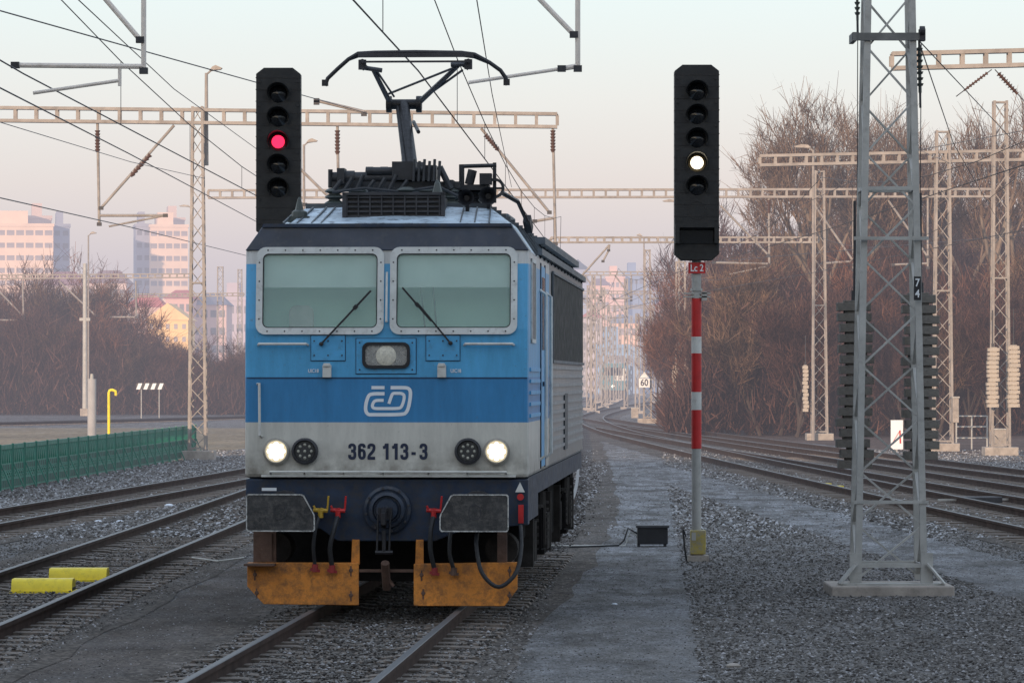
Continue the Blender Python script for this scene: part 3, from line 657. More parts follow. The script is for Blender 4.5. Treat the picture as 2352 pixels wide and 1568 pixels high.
b.tube((.4,2.2,4.68),(.52,2.2,4.44),.035); b.build('pantograph_base_frame',M('roof_gear_steel',(.035,.037,.042),.5,.3,.4,8),LO,smooth=True)
b=MB(); 
for k in range(3): ribbed(b,(.62+k*.14,2.6,4.22),.24,.07,4)
b.box(.52,.92,2.45,2.75,4.44,4.5); b.tube((.6,2.5,4.7),(1.0,2.5,4.71),.022); b.tube((.62,2.5,4.5),(.62,2.5,4.72),.03); b.tube((.98,2.5,4.3),(.98,2.5,4.74),.02)
b.tube((.70,2.5,4.5),(.74,2.5,4.66),.05); b.box(.82,.95,2.4,2.6,4.5,4.62)
b.ring(circ(.98,4.46,.11,20),circ(.98,4.46,.08,20),2.44,2.52); b.tube((.88,2.5,4.46),(1.08,2.5,4.46),.012)
b.build('circuit_breaker',black,LO,smooth=True)
b=MB()
b.sweep([(1.1,1.8,4.38),(1.25,2.2,4.30),(1.32,2.6,4.12),(1.34,2.8,4.08)],.025,6); b.bar((1.32,2.75,4.14),(1.34,2.9,4.02),.08,.1)
b.build('roof_conduit',black,LO,smooth=True)
for q in((.3,.95,6,7.5,4.2,4.32),(-.8,.85,9,14,4.2,4.30)):
    b=MB(); b.box(*q); b.build('roof_hatch',roofp,LO,bevel=.02)
def Pp(px,py,yl):
    Yw=44+yl; s=F/Yw; cxp=CX+F*(-1.3+.0526*yl)/Yw
    return Vector(((px-cxp)/s,yl,(HY-py)/s+2.4))
PA=bpy.data.objects.new('pantograph',None); COL.objects.link(PA); PA.parent=LO
yb=2.9
b=MB(); 
A=Pp(942,388,yb); K=Pp(928,240,yb+1.3)
b.tube(A,K,.09,.06,12); b.tube(A+Vector((-.05,-.15,.02)),K+Vector((-.07,-.05,-.03)),.022); b.tube(A+Vector((.10,-.1,.4)),K+Vector((.11,0,-.2)),.022)
b.tube(A+Vector((-.16,0,0)),A+Vector((.16,0,0)),.075,n=12)
b.build('lower_arm',black,PA,smooth=True)
b=MB(); b.tube(K+Vector((-.17,0,0)),K+Vector((.17,0,0)),.058,n=12); b.lathe([(.095,-.03),(.095,.03)],K+Vector((-.17,0,0)),'x',16); b.lathe([(.095,-.03),(.095,.03)],K+Vector((.17,0,0)),'x',16)
b.tube(K,K+Vector((0,-.1,-.12)),.055); b.build('knee_joint',black,PA,smooth=True)
yh=yb+.6
L1=Pp(857,160,yh);R1=Pp(1052,152,yh)
b=MB(); b.tube(K+Vector((-.15,0,0)),L1,.032,.026); b.tube(K+Vector((.15,0,0)),R1,.032,.026)
b.tube(K+Vector((-.17,-.02,.12)),R1+Vector((-.04,0,-.02)),.014); b.tube(K+Vector((.2,-.02,.05)),R1+Vector((.05,0,-.05)),.014)
b.tube(L1+Vector((.03,0,-.0)),Pp(905,222,yh+.6),.012); b.tube(L1+Vector((-.1,0,.02)),L1+Vector((.1,0,-.01)),.026); b.tube(R1+Vector((-.08,0,.01)),R1+Vector((.12,0,.02)),.026); b.build('upper_arm',M('arm_grey',(.11,.115,.125),.5,.3,.3,8),PA,smooth=True)
for dy,py in((-.18,121),(.18,126)):
    hd=MB()
    pts=[(746,197),(752,180),(775,158),(800,136),(822,py+2),(860,py),(955,py-1),(1060,py+1),(1090,py+5),(1125,145),(1150,163),(1162,180),(1166,197)]
    hd.sweep([Pp(x,y,yh+dy) for x,y in pts],.023,8)
    for px_ in(746,1164): p=Pp(px_,191,yh+dy); hd.box(p.x-.035,p.x+.035,p.y-.02,p.y+.02,p.z-.03,p.z+.04)
    hd.build('collector_horn',black,PA,smooth=True)
b=MB()
for dy in(-.18,.18):
    p=Pp(822,131,yh+dy);q=Pp(1088,131,yh+dy); b.bar(p+Vector((0,0,.02)),q+Vector((0,0,.02)),.05,.05); b.bar(Pp(835,142,yh+dy),Pp(1075,142,yh+dy),.022,.022)
for px_ in(832,1076): b.tube(Pp(px_,140,yh-.2),Pp(px_,140,yh+.2),.024); b.lathe([(.045,0),(.045,.11)],Pp(px_,160,yh-.1),'z',10); b.bar(Pp(px_,160,yh),Pp(px_+(12 if px_<900 else -12),152,yh),.03)
b.build('contact_strip',steel_d,PA)
# ------------------------------------------------------------ SIGNALS
def signal(px,top,lens_y,lit,litmat,label,full):
    Y=59.5; s=F/Y; root=thing('signal_light',label,'railway signal',(X_(px,Y),Y,0),0,'light signals beside the locomotive')
    gx=lambda x:(x-px)/s; gz=lambda y:CZ+(HY-y)/s
    bot=598 if full else 545
    x0,x1=px-51,px+51
    b=MB(); b.prism([(gx(x0),gz(top+14)),(gx(x0),gz(bot-14)),(gx(x0+16),gz(bot)),(gx(x1-16),gz(bot)),(gx(x1),gz(bot-14)),(gx(x1),gz(top+14)),(gx(x1-18),gz(top)),(gx(x0+18),gz(top))],-.1,.22)
    hd=b.build('signal_head',blackm,root,bevel=.008)
    b=MB(); y=top+22
    while y<bot-20: b.box(gx(x0)-.006,gx(x1)+.006,-.106,.1,gz(y+1.5),gz(y)); y+=27
    for xx in(x0+4,x1-10):
        y=top+30
        while y<bot-30: b.box(gx(xx),gx(xx+6),-.112,-.1,gz(y+4),gz(y)); y+=54
    b.build('panel_joint',black,hd)
    for i,ly in enumerate(lens_y):
        on=(i==lit); zc=gz(ly)
        b=MB(); n=18; vs=[];fs=[]
        for k in range(n+1):
            a=R(-35)+R(250)*k/n; e=-.1-.26*(max(0,math.sin(a))*.75+.25)
            for (yy,rr) in((-.1,.15),(e,.16),(e,.148),(-.1,.138)):
                vs.append((rr*math.cos(a),yy,zc+rr*math.sin(a)))
        for k in range(n):
            for j in range(3): fs.append((k*4+j,(k+1)*4+j,(k+1)*4+j+1,k*4+j+1))
        b.add(vs,fs); h=b.build('lamp_hood',blackm,root,smooth=True)
        b=MB(); b.lathe([(.125,-.105),(.10,-.125),(0,-.14)],(0,0,zc),'y',24); l=b.build('lens',lens_m if not on else M('lit_lens_rim',(.2,.02,.03) if litmat.name.startswith('red') else (.35,.25,.12),.2,0,.2,5),h,smooth=True)
        if on: b=MB(); b.lathe([(.090,-.130),(.07,-.143),(0,-.150)],(0,0,zc),'y',24); b.build('glow',litmat,h)
    if full:
        b=MB(); b.ring(circ(0,gz(483),.13,24),circ(0,gz(483),.118,24),-.108,-.1); b.build('blank_ring',black,root)
        b=MB(); b.prism([(gx(x0-0),gz(560)),(gx(x0),gz(515)),(gx(x1-4),gz(515)),(gx(x1-4),gz(560)),(gx(x1-12),gz(560)),(gx(x1-12),gz(524)),(gx(x0+10),gz(524)),(gx(x0+10),gz(560))],-.3,-.1); b.build('indicator_hood',blackm,root)
        b=MB(); b.box(gx(x0+12),gx(x1-14),-.12,-.1,gz(560),gz(530)); b.build('indicator_lens',lens_m,root)
    def post(name,y0,y1,m2,r=.069): 
        b=MB(); b.tube((0,.06,gz(y1)),(0,.06,gz(y0)),r,n=20); return b.build(name,m2,root,smooth=True)
    if full:
        post('post',598,1285,galv,.066)
        for a0,a1,m2 in((685,773,redp),(773,811,whitep),(811,900,redp),(900,941,whitep),(941,1030,redp)): post('warning_band',a0,a1,m2,.071)
        b=MB(); b.box(gx(1581),gx(1620),-.03,-.015,gz(628),gz(603)); sg=b.build('name_plate',redp,root)
        text('lettering','Lc 2',.14,litw,sg,(gx(1600.5),-.033,gz(616)),.78,.002)
        b=MB()
        for yy in(672,680): b.box(gx(1570),gx(1632),.0,.12,gz(yy+3),gz(yy))
        b.tube((0,.06,gz(662)),(0,.06,gz(668)),.085); b.box(gx(1612),gx(1624),0,.05,gz(690),gz(670)); b.build('post_clamp',galv,root)
        b=MB(); b.box(gx(1586),gx(1621),-.06,.18,gz(1272),gz(1217)); yb_=b.build('base_housing',M('housing_yellow',(.45,.35,.08),.6,0,.3,5,.1,(.26,.25,.21),dl=.44,dh=.6),root,bevel=.01)
        b=MB(); b.box(gx(1588),gx(1598),-.066,-.06,gz(1240),gz(1222)); b.build('hinge',galv,yb_)
        b=MB(); b.box(gx(1580),gx(1628),-.12,.22,0,.08); b.lathe([(.1,.08),(.1,.14)],(0,.06,0),'z',16); b.build('foot_plate',conc,root)
        b=MB(); b.sweep([(-.15,.0,.35),(-.19,0,.45),(-.17,0,.2),(-.14,.02,.0)],.012,6); b.build('cable',rubber,root)
    else:
        post('post',bot,1285,galv,.066)
        b=MB(); b.box(-.16,.16,-.1,.22,0,.1); b.build('foot_plate',conc,root)
redl=EM('red_glow',(1,.02,.07),2.6); whl=EM('white_glow',(1,.88,.66),3.5)
signal(1600,150,[212,266,320,375,429],3,whl,'black signal with white lamp lit on red and white banded post',True)
signal(640,157,[217,272,327,380,434],2,redl,'black signal with red lamp lit behind the left of the locomotive roof',False)
# ------------------------------------------------------------ masts
def mast(label,X,Y,H,wb,wt,mat=galvw,leg=.075,br=.035,nb=None,rz=0,found=(1.0,1.0,.22),group='lattice masts of the overhead line'):
    root=thing('lattice_mast',label,'mast',(X,Y,0),rz,group)
    z0=.2
    def c(sx,sy,z): 
        w=wb+(wt-wb)*z/H; return Vector((sx*(w/2-leg/2),sy*(w/2-leg/2),z))
    for sx in(-1,1):
        for sy in(-1,1):
            b=MB(); b.bar(c(sx,sy,z0-.05),c(sx,sy,H),leg); b.build('leg',mat,root)
    b=MB(); step=(wb+wt)/2*1.05; n=nb or int((H-z0)/step)
    for k in range(n):
        za=z0+(H-z0)*k/n; zb=z0+(H-z0)*(k+1)/n
        for (f0,f1,flip) in(((-1,-1),(1,-1),0),((-1,1),(1,1),1),((-1,-1),(-1,1),0),((1,-1),(1,1),1)):
            A_,B_=(f0,f1) if (k+flip)%2==0 else (f1,f0)
            b.bar(c(A_[0],A_[1],za),c(B_[0],B_[1],zb),br,br*.5)
    for zz in(z0+.15,H*.5,H-.05):
        for (f0,f1) in(((-1,-1),(1,-1)),((-1,1),(1,1)),((-1,-1),(-1,1)),((1,-1),(1,1))): b.bar(c(*f0,zz),c(*f1,zz),br*1.6,br)
    b.build('lattice_bracing',mat,root)
    fw,fd,fh=found
    b=MB(); b.box(-fw/2,fw/2,-fd/2,fd/2,-.05,fh); b.build('foundation',conc,root,bevel=.02)
    return root
m74=mast('near grey lattice mast with black number plate 74 on a concrete block',X_(2040,50.6),50.6,9.6,.86,.50,galv,.076,.046,nb=15,found=(1.45,1.3,.12))
for s in(-1,1):
    b=MB(); b.bar((s*.42,-.45,.38),(s*.62,-.5,.14),.12,.02); b.bar((s*.42,-.42,.14),(s*.42,-.42,.5),.14,.03); b.build('base_gusset',galv,m74)
b=MB(); b.box(-.62,.62,-.52,-.3,.12,.145); b.build('base_plate',galv,m74)
z=CZ+(HY-90)/193.
b=MB(); b.box(-.45,.40,-.34,-.28,z-.045,z+.045); b.box(-.45,-.40,-.36,.2,z-.05,z+.05); b.build('cross_arm',M('arm_dark_grey',(.16,.16,.155),.7,.0,.3,6),m74)
b=MB(); b.box(.34,.41,-.36,-.2,z-.05,z+.09); b.lathe([(.05,-.03),(.05,.03)],(.37,-.37,z+.07),'x',14); b.build('pulley',steel_d,m74)
for yy in(550,1150):
    z2=CZ+(HY-yy)/193.; b=MB(); b.box(-.44,.44,-.42,-.39,z2-.02,z2+.02); b.build('cross_strap',galv,m74)
b=MB(); q=P(2096,662,50.1); b.box(.262,.345,-.47,-.455,q.z-.14,q.z+.14); npl=b.build('number_plate',black,m74)
text('numeral','7',.13,litw,npl,(.303,-.474,q.z+.063),.85,.002); text('numeral','4',.13,litw,npl,(.303,-.474,q.z-.066),.85,.002)
def insulator_string(label,p,q,r=.045,n=7,mat=insg):
    root=thing('insulator_string',label,'insulator',tuple(p)); p=Vector(p);q=Vector(q);L=(q-p); 
    b=MB(); b.tube((0,0,0),L,.014,n=6); b.build('rod',steel_d,root)
    b=MB(); dd=L.normalized()
    b.tube(L*.12,L*.78,r*.45,n=8)
    for k in range(n):
        c=L*(.15+.6*k/n); b.tube(c-dd*.015,c+dd*.015,r,r*.7,10)
    b.build('sheds',mat,root); return root
insulator_string('dark insulator string hanging right of the mast numbered 74 crossarm',P(2111,90,50.4),P(2114,248,50.4))
insulator_string('dark insulator string hanging left of the mast numbered 74 top',P(1968,-60,50.4),P(1970,78,50.4),.035)
def weights(label,X,Y,z0,z1,w,bh,mat,n,gap=.78):
    root=thing('tension_weight',label,'counterweight',(X,Y,z0),0,'tension weight stacks')
    h=(z1-z0)/n; proto=None
    for k in range(n):
        if proto is None:
            b=MB(); b.box(-w/2,w/2,-.14,.14,0,h*gap); b.box(-w*.30,w*.30,-.11,.11,h*gap,h*.99); proto=b.build('weight_block',mat,root,bevel=.006)
        else: copy1(proto,root,(random.uniform(-.028,.028),0,k*h))
    b=MB(); b.tube((0,-.0,0),(0,0,(z1-z0)+1.2),.018); b.tube((0,0,(z1-z0)+.0),(0,0,(z1-z0)+.12),.04); b.build('rod',steel_d,root)
s=F/51.3
weights('grey concrete weight stack left of mast numbered 74',X_(1963,51.3),51.3,CZ+(HY-1075)/s,CZ+(HY-690)/s,.40,.1,weight,16)
weights('grey concrete weight stack right of mast numbered 74',X_(2114,51.3),51.3,CZ+(HY-1055)/s,CZ+(HY-672)/s,.40,.1,weight,16)
MS=[(454,133,245,.60,.38,'warm grey lattice mast at left carrying the long cross beam'),
 (2165,148,300,.72,.50,'lattice mast among the trees, second from the right edge'),
 (2297,140,232,.66,.48,'rightmost lattice mast, with two pale weight stacks'),
 (1882,174,392,.70,.42,'lattice mast just right of the white lit signal, before the thicket'),
 (1487,237,573,.50,.35,'lattice mast carrying the small 60 speed sign'),
 (1563,211,600,.60,.50,'lattice mast seen just left of the red and white signal post'),
 (506,345,612,.62,.50,'thin far lattice mast just right of the left beam mast'),
 (551,360,618,.5,.4,'far lattice mast peeking out left of the locomotive cab')]
for px,Y,ty,wb,wt,lab in MS:
    s=F/Y; H=CZ+(HY-ty)/s
    mast(lab,X_(px,Y),Y,H,wb,wt,galvw,.08,.05 if Y<200 else .06,found=(1.1,1.1,.28))
far=[(1352,330,655),(1363,300,630),(1375,420,680),(1386,350,660),(1398,390,700),(1412,440,700),(1424,470,715),(1438,340,640),(1450,520,725),(1464,300,720),(1512,560,740),(1530,330,690),(1342,560,740),(1404,520,720),(1500,420,700),(1520,480,715),(1475,600,735)]
order=sorted(p[0] for p in far)
for i,(px,Y,ty) in enumerate(far):
    mast('hazy far mast between the locomotive and the signal post, number %d counted from the left'%(order.index(px)+1),X_(px,Y),Y,CZ+(HY-ty)*Y/F,.4,.3,galvw,.10,.07,nb=10,found=(.9,.9,.2))
for lab,px,Y,y0,y1,w,n in(('pale weight stack left of the rightmost mast',2280,139,935,797,.38,14),('pale weight stack right of the rightmost mast',2328,139,935,792,.38,14),
  ('weight stack left of the mast before the thicket',1850,173,945,838,.22,12),('pale weight stack on left of the mast left of the signal post',1550,210,918,838,.26,8),('pale weight stack on right of the mast left of the signal post',1577,210,910,835,.26,8)):
    weights(lab,X_(px,Y),Y,CZ+(HY-y0)*Y/F,CZ+(HY-y1)*Y/F,w,.1,weightw,n)
# ------------------------------------------------------------ beams
def beam(label,a,b_,h,bay=1.6,mat=galvw,t=.1):
    root=thing('portal_beam',label,'cross beam',tuple(a),0,'ladder type cross beams over the tracks'); a=Vector(a);L=Vector(b_)-a
    for zz in (h/2,-h/2):
        for dy in(-.15,.15):
            b=MB(); b.bar(Vector((0,dy,zz)),L+Vector((0,dy,zz)),t*.8,t); b.build('chord',mat,root)
    n=max(2,int(L.length/(h*bay))); b=MB()
    for k in range(n+1):
        p=L*(k/n)
        for dy in(-.15,.15): b.box(p.x-.05,p.x+.05,dy-.02,dy+.02,p.z-h/2+t/2,p.z+h/2-t/2)
        b.box(p.x-.03,p.x+.03,-.15,.15,p.z+h/2-.03,p.z+h/2)
    b.build('battens',mat,root); return root
beam('long cross beam at left reaching over the locomotive roof',P(-60,262,133),P(1280,277,133),.40)
beam('middle cross beam running behind both signals to the right mast',P(478,446,195),P(2277,443,195),.34)
beam('right cross beam in front of the bare trees',P(1745,369,148),P(2420,355,148),.32)
beam('thin far cross beam right of the locomotive, lowest of them',P(1265,551,174),P(1880,551,174),.20,1.8,galvw,.07)
beam('near cross beam in the top right corner',P(2048,141,106),P(2480,130,106),.36)
beam('nearest cross beam high above the locomotive, carried by mast 74',(-13.5,50.6,9.2),(4.8,50.6,9.2),.45,mat=galv)
mast('left lattice mast of the near beam, standing beyond the left edge',-13.5,50.6,9.6,.86,.5,galv,.085,.05,nb=15,found=(1.45,1.3,.12))
beam('far thin cross beam over the left thicket',P(-30,636,300),P(440,633,300),.25,2,galvw,.08)
beam('second far thin beam left of the locomotive, below the other',P(200,680,340),P(560,676,340),.22,2,galvw,.08)
beam('far thin beam over the tracks right of the locomotive',P(1340,628,330),P(1620,628,330),.25,2,galvw,.09)
beam('farther thin beam right of the locomotive, second of the far ones',P(1340,672,390),P(1600,672,390),.25,2,galvw,.09)
beam('farthest thin beam right of the locomotive',P(1340,705,440),P(1560,705,440),.25,2,galvw,.09)
def bracket(label,Y,tubes,r,ins=None,mat=galvw):
    o=P(tubes[0][0][0],tubes[0][0][1],Y); root=thing('catenary_bracket',label,'overhead line bracket',tuple(o),0,'overhead line brackets')
    names=['drop_tube','diagonal_tube','arm_tube','registration_arm','registration_arm']
    for i,(p,q) in enumerate(tubes):
        b=MB(); b.tube(P(*p,Y)-o,P(*q,Y)-o,r*(1 if i<3 else .7),n=8); b.build(names[min(i,4)],mat,root,smooth=True)
    for (p,q) in tubes[:3]:
        b=MB(); v=P(*q,Y)-o; b.box(v.x-r*1.6,v.x+r*1.6,-r*1.6,r*1.6,v.z-r*1.2,v.z+r*1.2); b.build('clamp',steel_d,root)
    for p,q in ins or []:
        b=MB(); A_=P(*p,Y)-o;B_=P(*q,Y)-o; n=7; b.tube(A_,B_,r*1.2,n=8)
        for k in range(n):
            c=A_.lerp(B_,(k+.3)/n);dd=(B_-A_)/n*.3; b.tube(c-dd,c+dd,r*2,r*1.4,8)
        b.build('insulator',insul,root)
    return root
Yb=50.7
tubem=M('bracket_tube',(.74,.66,.58),.5,.0,.15,4,.05,(.44,.38,.33))
bracket('large bracket hanging in the top left corner',Yb,[((330,-760),(330,163)),((150,-110),(322,92)),((330,153),(35,150)),((275,185),(76,214)),((275,150),(275,198))],.031,mat=tubem)
bracket('bracket hanging at the top right of the pantograph',Yb,[((1327,-760),(1327,158)),((1135,-110),(1318,80)),((1327,152),(1290,158)),((1290,158),(1076,190))],.031,mat=tubem)
bracket('leftmost bracket under the long left beam',133,[((224,284),(228,515)),((400,288),(232,478)),((228,495),(380,495)),((380,495),(250,520))],.045,[((224,300),(224,350)),((345,355),(300,405))])
bracket('bracket under the long left beam behind the left signal',133,[((775,290),(778,475)),((600,300),(775,472)),((778,470),(700,470))],.045,[((775,300),(775,355))])
bracket('bracket at the right end of the long left beam',133,[((1270,292),(1276,560)),((1105,295),(1262,488)),((1276,500),(1228,508)),((1276,545),(1240,560))],.045,[((1270,300),(1270,350)),((1115,310),(1145,345))])
bracket('bracket under the middle beam right of the right signal',195,[((1766,455),(1767,608)),((1655,472),(1765,586)),((1767,606),(1640,603)),((1760,612),(1676,630))],.05,[((1766,460),(1766,490))])
bracket('bracket under the middle beam behind mast 74',195,[((1960,455),(1960,620)),((1870,470),(1960,600)),((1960,600),(1890,605))],.05)
bracket('bracket under the middle beam right of mast 74',195,[((2131,455),(2131,615)),((2040,460),(2131,590)),((2131,605),(2050,608))],.05)
bracket('hanging bracket under the thin far beam',174,[((1400,562),(1398,575)),((1400,562),(1330,640)),((1398,575),(1385,600))],.04)
bracket('bracket over the thicket at the left edge',300,[((52,645),(54,730)),((-30,640),(52,725)),((54,735),(-30,735))],.06)
bracket('far bracket left of the left beam mast',300,[((312,645),(313,728)),((135,645),(220,725)),((313,728),(255,728))],.06)
bracket('short slanted tube bracket above the long left beam',120,[((836,256),(836,262)),((836,257),(727,231)),((727,228),(727,236))],.05)
for i,(px,Y,y0) in enumerate(((1380,330,632),(1450,330,632),(1530,330,632),(1368,390,676),(1440,390,676),(1502,390,676))):
    bracket('far hazy bracket right of the locomotive, %s of the %s row'%(['left','middle','right'][i%3],['upper','lower'][i//3]),Y,[((px,y0),(px,y0+58)),((px-38,y0),(px,y0+50)),((px,y0+52),(px-40,y0+54))],.06)
insulator_string('brown insulator string slanting left under the top right beam',P(2278,160,105),P(2196,222,105),.05,8,insul)
insulator_string('brown insulator string slanting right under the top right beam',P(2285,160,105),P(2352,232,105),.08,8,insul)
# ------------------------------------------------------------ wires
def line(label,pts,r,name='overhead_wire',mat=wire_m,n=5):
    full=[]
    for a,c in zip(pts,pts[1:]):
        for k in range(10): full.append(Vector(a).lerp(Vector(c),k/10))
    full.append(Vector(pts[-1])); o=full[0].copy()
    b=MB(); b.sweep([p-o for p in full],r,n); ob=b.build(name,mat,None,tuple(o)); tag(ob,label,'overhead wire','loose wires of the overhead line'); return ob
line('wire from upper left edge down to the short slanted tube',[P(-40,14,58),P(320,115,66),P(590,190,80),P(835,258,120)],.011)
line('steep wire from the top edge down to the left signal',[P(180,0,60),P(400,205,85),P(600,350,125)],.009)
line('dark wire crossing from the left edge behind the leftmost bracket to the cab',[P(-20,192,50.8),P(300,355,80),P(600,515,133)],.011)
line('low wire from left edge to the cab edge',[P(-20,450,90),P(300,522,130),P(570,588,200)],.014)
line('faint wire between the beam and the low wire at left',[P(-20,275,80),P(300,372,110),P(470,410,133)],.009)
line('wire running right of the mast 74 insulator into the trees',[P(2112,100,50.6),P(2190,330,80),P(2300,520,160)],.008)
line('wire from mast 74 top to the rightmost mast',[P(2112,95,50.6),P(2352,350,110)],.008)
line('thin wire falling left of mast 74',[P(1970,80,50.6),P(1968,690,51.3)],.006)
line('thin wire falling right of mast 74',[P(2116,100,50.6),P(2112,672,51.3)],.006)
line('steep wire passing right of the pantograph to the long beam',[P(1095,0,53),P(1130,215,75),P(1175,430,133)],.008)
line('horizontal wire at right below the trees top',[P(1650,600,200),P(2352,540,148)],.014)
line('upper wire from right beam down to the far mast',[P(2352,300,120),P(2110,345,148),P(1565,600,211)],.012)
def catenary(pts,label,y0,sup,stag,z=6.20):
    root=thing('overhead_line',label,'overhead line',(CR(pts,y0),y0,z),0,'overhead lines above the tracks'); o=Vector((CR(pts,y0),y0,z))
    cw=[];mw=[]
    for i in range(len(sup)-1):
        ya,yb_=sup[i],sup[i+1]; sa=stag*(-1)**i; sb=-sa
        for k in range(8):
            t=k/8; y=ya+(yb_-ya)*t; x=(CR(pts,ya)+sa)*(1-t)+(CR(pts,yb_)+sb)*t
            zm=z+1.35-1.0*4*t*(1-t)
            cw.append(Vector((x,y,z))-o); mw.append(Vector((x,y,zm))-o)
            if k: dr=MB(); dr.tube(cw[-1],mw[-1],.005,n=4); dr.build('dropper_wire',wire_m,root)
    b=MB(); b.sweep(cw,.010,5); b.build('contact_wire',wire_m,root)
    b=MB(); b.sweep(mw,.008,5); b.build('messenger_wire',wire_m,root)
catenary(T0,'overhead line touched by the locomotive pantograph',5,[5,51,133,195,262,330],.2,6.235)
catenary(TA,'overhead line above the left track with yellow covers',10,[10,51,133,195,262],.25)
catenary(C1,'overhead line above the right track beyond mast 74',15,[15,51,106,148,195,262,330,400],.25)
catenary(C2,'overhead line above the rightmost track',60,[60,106,148,195,250],.25)
# ------------------------------------------------------------ lamps
def lamp(label,X,Y,H,dirx,z0=0,L=.9):
    root=thing('street_lamp',label,'lamp post',(X,Y,z0),0,'yard lamps on tall posts')
    b=MB(); b.tube((0,0,0),(0,0,H),.07,.05); b.build('pole',galvw,root,smooth=True)
    b=MB(); b.sweep([(0,0,H-.05),(dirx*.15,0,H+.08),(dirx*.4,0,H+.12)],.035,6); b.build('arm',galvw,root)
    b=MB(); b.prism([(dirx*.1,H+.08),(dirx*L*.9,H+.10),(dirx*L,H+.15),(dirx*L*.6,H+.24),(dirx*.2,H+.20)],-.14,.14); b.build('lamp_head',conc,root)
def lampP(label,px,py,Y,dirx,z0=0,**k):
    H=CZ+(HY-py)*Y/F; lamp(label,X_(px,Y),Y,H-z0,dirx,z0,**k)
lampP('lamp fixed to the top of the left beam mast',474,168,133.4,1,9.2,L=.5)
lampP('lamp post rising behind the left signal',698,332,170,1,L=.55)
lampP('thin far lamp post left of the first tower block',203,540,282,1,L=.55)
lampP('lamp post among the bare trees right of the signal',1868,345,173,-1,L=.8)
lampP('lamp just left of the right signal head',1560,468,228,-1)
lampP('far small lamp above the 60 sign mast',1479,545,281,-1,L=.5)
lampP('faint lamp beside the second tower block',440,478,300,-1)
b=MB(); Yp=282; s=F/Yp; rt=thing('signal_mast','grey tube mast with a wide foot at the far left field','pole',(X_(195,Yp),Yp,0))
b.tube((0,0,0),(0,0,CZ+(HY-605)/s),.17,.13,12); b.build('pole',galv,rt,smooth=True)
b=MB(); b.box(-.3,.3,-.2,.2,0,.5); b.build('foot',conc,rt)
b=MB(); b.box(-.35,.35,-.12,.12,6.3,6.5); b.build('collar',galv,rt)
# ------------------------------------------------------------ fence (green)
A0=Vector((-11.75,88,0)); A1=Vector((X_(447,136.5),136.5,0))
fr=thing('plastic_barrier','green plastic barrier fence along the left side of the tracks','fence',tuple(A0),-math.atan((A1.x-A0.x)/(A1.y-A0.y)))
Lf=(A1-A0).length; n=26; pw=Lf/n
pr=None
b=MB(); b.box(-.02,.02,0.02,pw-.04,.04,.30)
b.box(-.03,.03,0.02,pw-.04,.94,1.04)
b.box(-.03,.03,.02,.12,.04,1.04); b.box(-.03,.03,pw-.14,pw-.04,.04,1.04)
b.box(-.02,.02,.1,pw-.12,.44,.62)
m_=5
for k in range(m_):
    ya=.1+(pw-.22)*k/m_; yb_=.1+(pw-.22)*(k+1)/m_; ym=(ya+yb_)/2
    b.bar((0,ya,.30),(0,yb_,.44),.05,.05); b.bar((0,yb_,.30),(0,ya,.44),.05,.05)
    b.box(-.02,.02,ym-.03,ym+.03,.62,.94)
    b.bar((0,ya,.94),(0,ym,.62),.04,.05); b.bar((0,yb_,.94),(0,ym,.62),.04,.05)
for k in range(n):
    loc=(0,k*pw,0)
    if pr is None: pr=b.build('barrier_panel',greenf,fr,loc)
    else: copy1(pr,fr,loc)
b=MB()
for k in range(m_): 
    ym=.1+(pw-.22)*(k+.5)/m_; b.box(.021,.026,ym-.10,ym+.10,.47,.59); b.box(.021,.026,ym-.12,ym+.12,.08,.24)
pr=b.build('recess_shade',greend,fr,(0,0,0)); pr['kind']='stuff'  # thin dark plates on the panel face, recess shade painted as darker green
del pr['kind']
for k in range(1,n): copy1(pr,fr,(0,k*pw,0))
b=MB(); b.bar((.03,0,.0),(.03,0,1.06),.05,.05); b.bar((.05,0,.6),(.30,0,.02),.03,.03); pr=b.build('support_brace',greenf,fr)
for k in range(1,n+1): copy1(pr,fr,(0,k*pw,0))
# ------------------------------------------------------------ small things
def cover(label,px,Y):
    root=thing('track_cover',label,'track cover',(X_(px,Y),Y,.03),0,'yellow covers between the left rails')
    b=MB(); n=10; prof=[]
    for k in range(n+1):
        a=math.pi*k/n; prof.append((-.16*math.cos(a)*1.35,.15*min(1,math.sin(a)*1.35)))
    vs=[(x,y,z) for x in(-.36,.36) for y,z in prof]; m=n+1
    fs=[(i,i+1,m+i+1,m+i) for i in range(n)]+[tuple(range(m)),tuple(range(m,2*m))]
    b.add(vs,fs); b.build('shell',yelp,root,smooth=True)
    b=MB(); b.box(-.38,.38,-.25,.25,-.02,.012); b.build('base_flange',yelp,root)
    for s in(-1,1): b=MB(); b.box(s*.353-.012,s*.353+.012,-.18,.18,.012,.05); b.build('end_band',steel_d,root)
cover('nearer yellow cover between the left rails',100,50.6); cover('farther yellow cover between the left rails',182,53.4)
Y=64.6; rt=thing('junction_box','black junction box on short legs right of the locomotive','junction box',(X_(1497,Y),Y,0))
b=MB(); b.box(-.22,.24,-.15,.15,.04,.29); b.build('case',black,rt,bevel=.01)
b=MB(); b.box(-.24,.26,-.17,.17,.29,.325); b.build('lid',steel_d,rt)
for xx in(-.2,.2): b=MB(); b.box(xx-.02,xx+.02,-.12,.12,0,.05); b.build('leg',steel_d,rt)
b=MB(); b.sweep([(-.22,0,.2),(-.36,0,.28),(-.42,0,.1),(-.5,0,.02),(-.9,-.3,.02),(-1.5,-.9,.02),(-1.9,-1.2,.03)],.014,6);b.build('cable',rubber,rt)
b=MB(); b.sweep([(-.22,.05,.16),(-.33,.05,.22),(-.4,0,.02),(-1.2,0,.015),(-2.0,.2,.02)],.012,6); b.build('cable',whitep,rt)
b=MB(); 
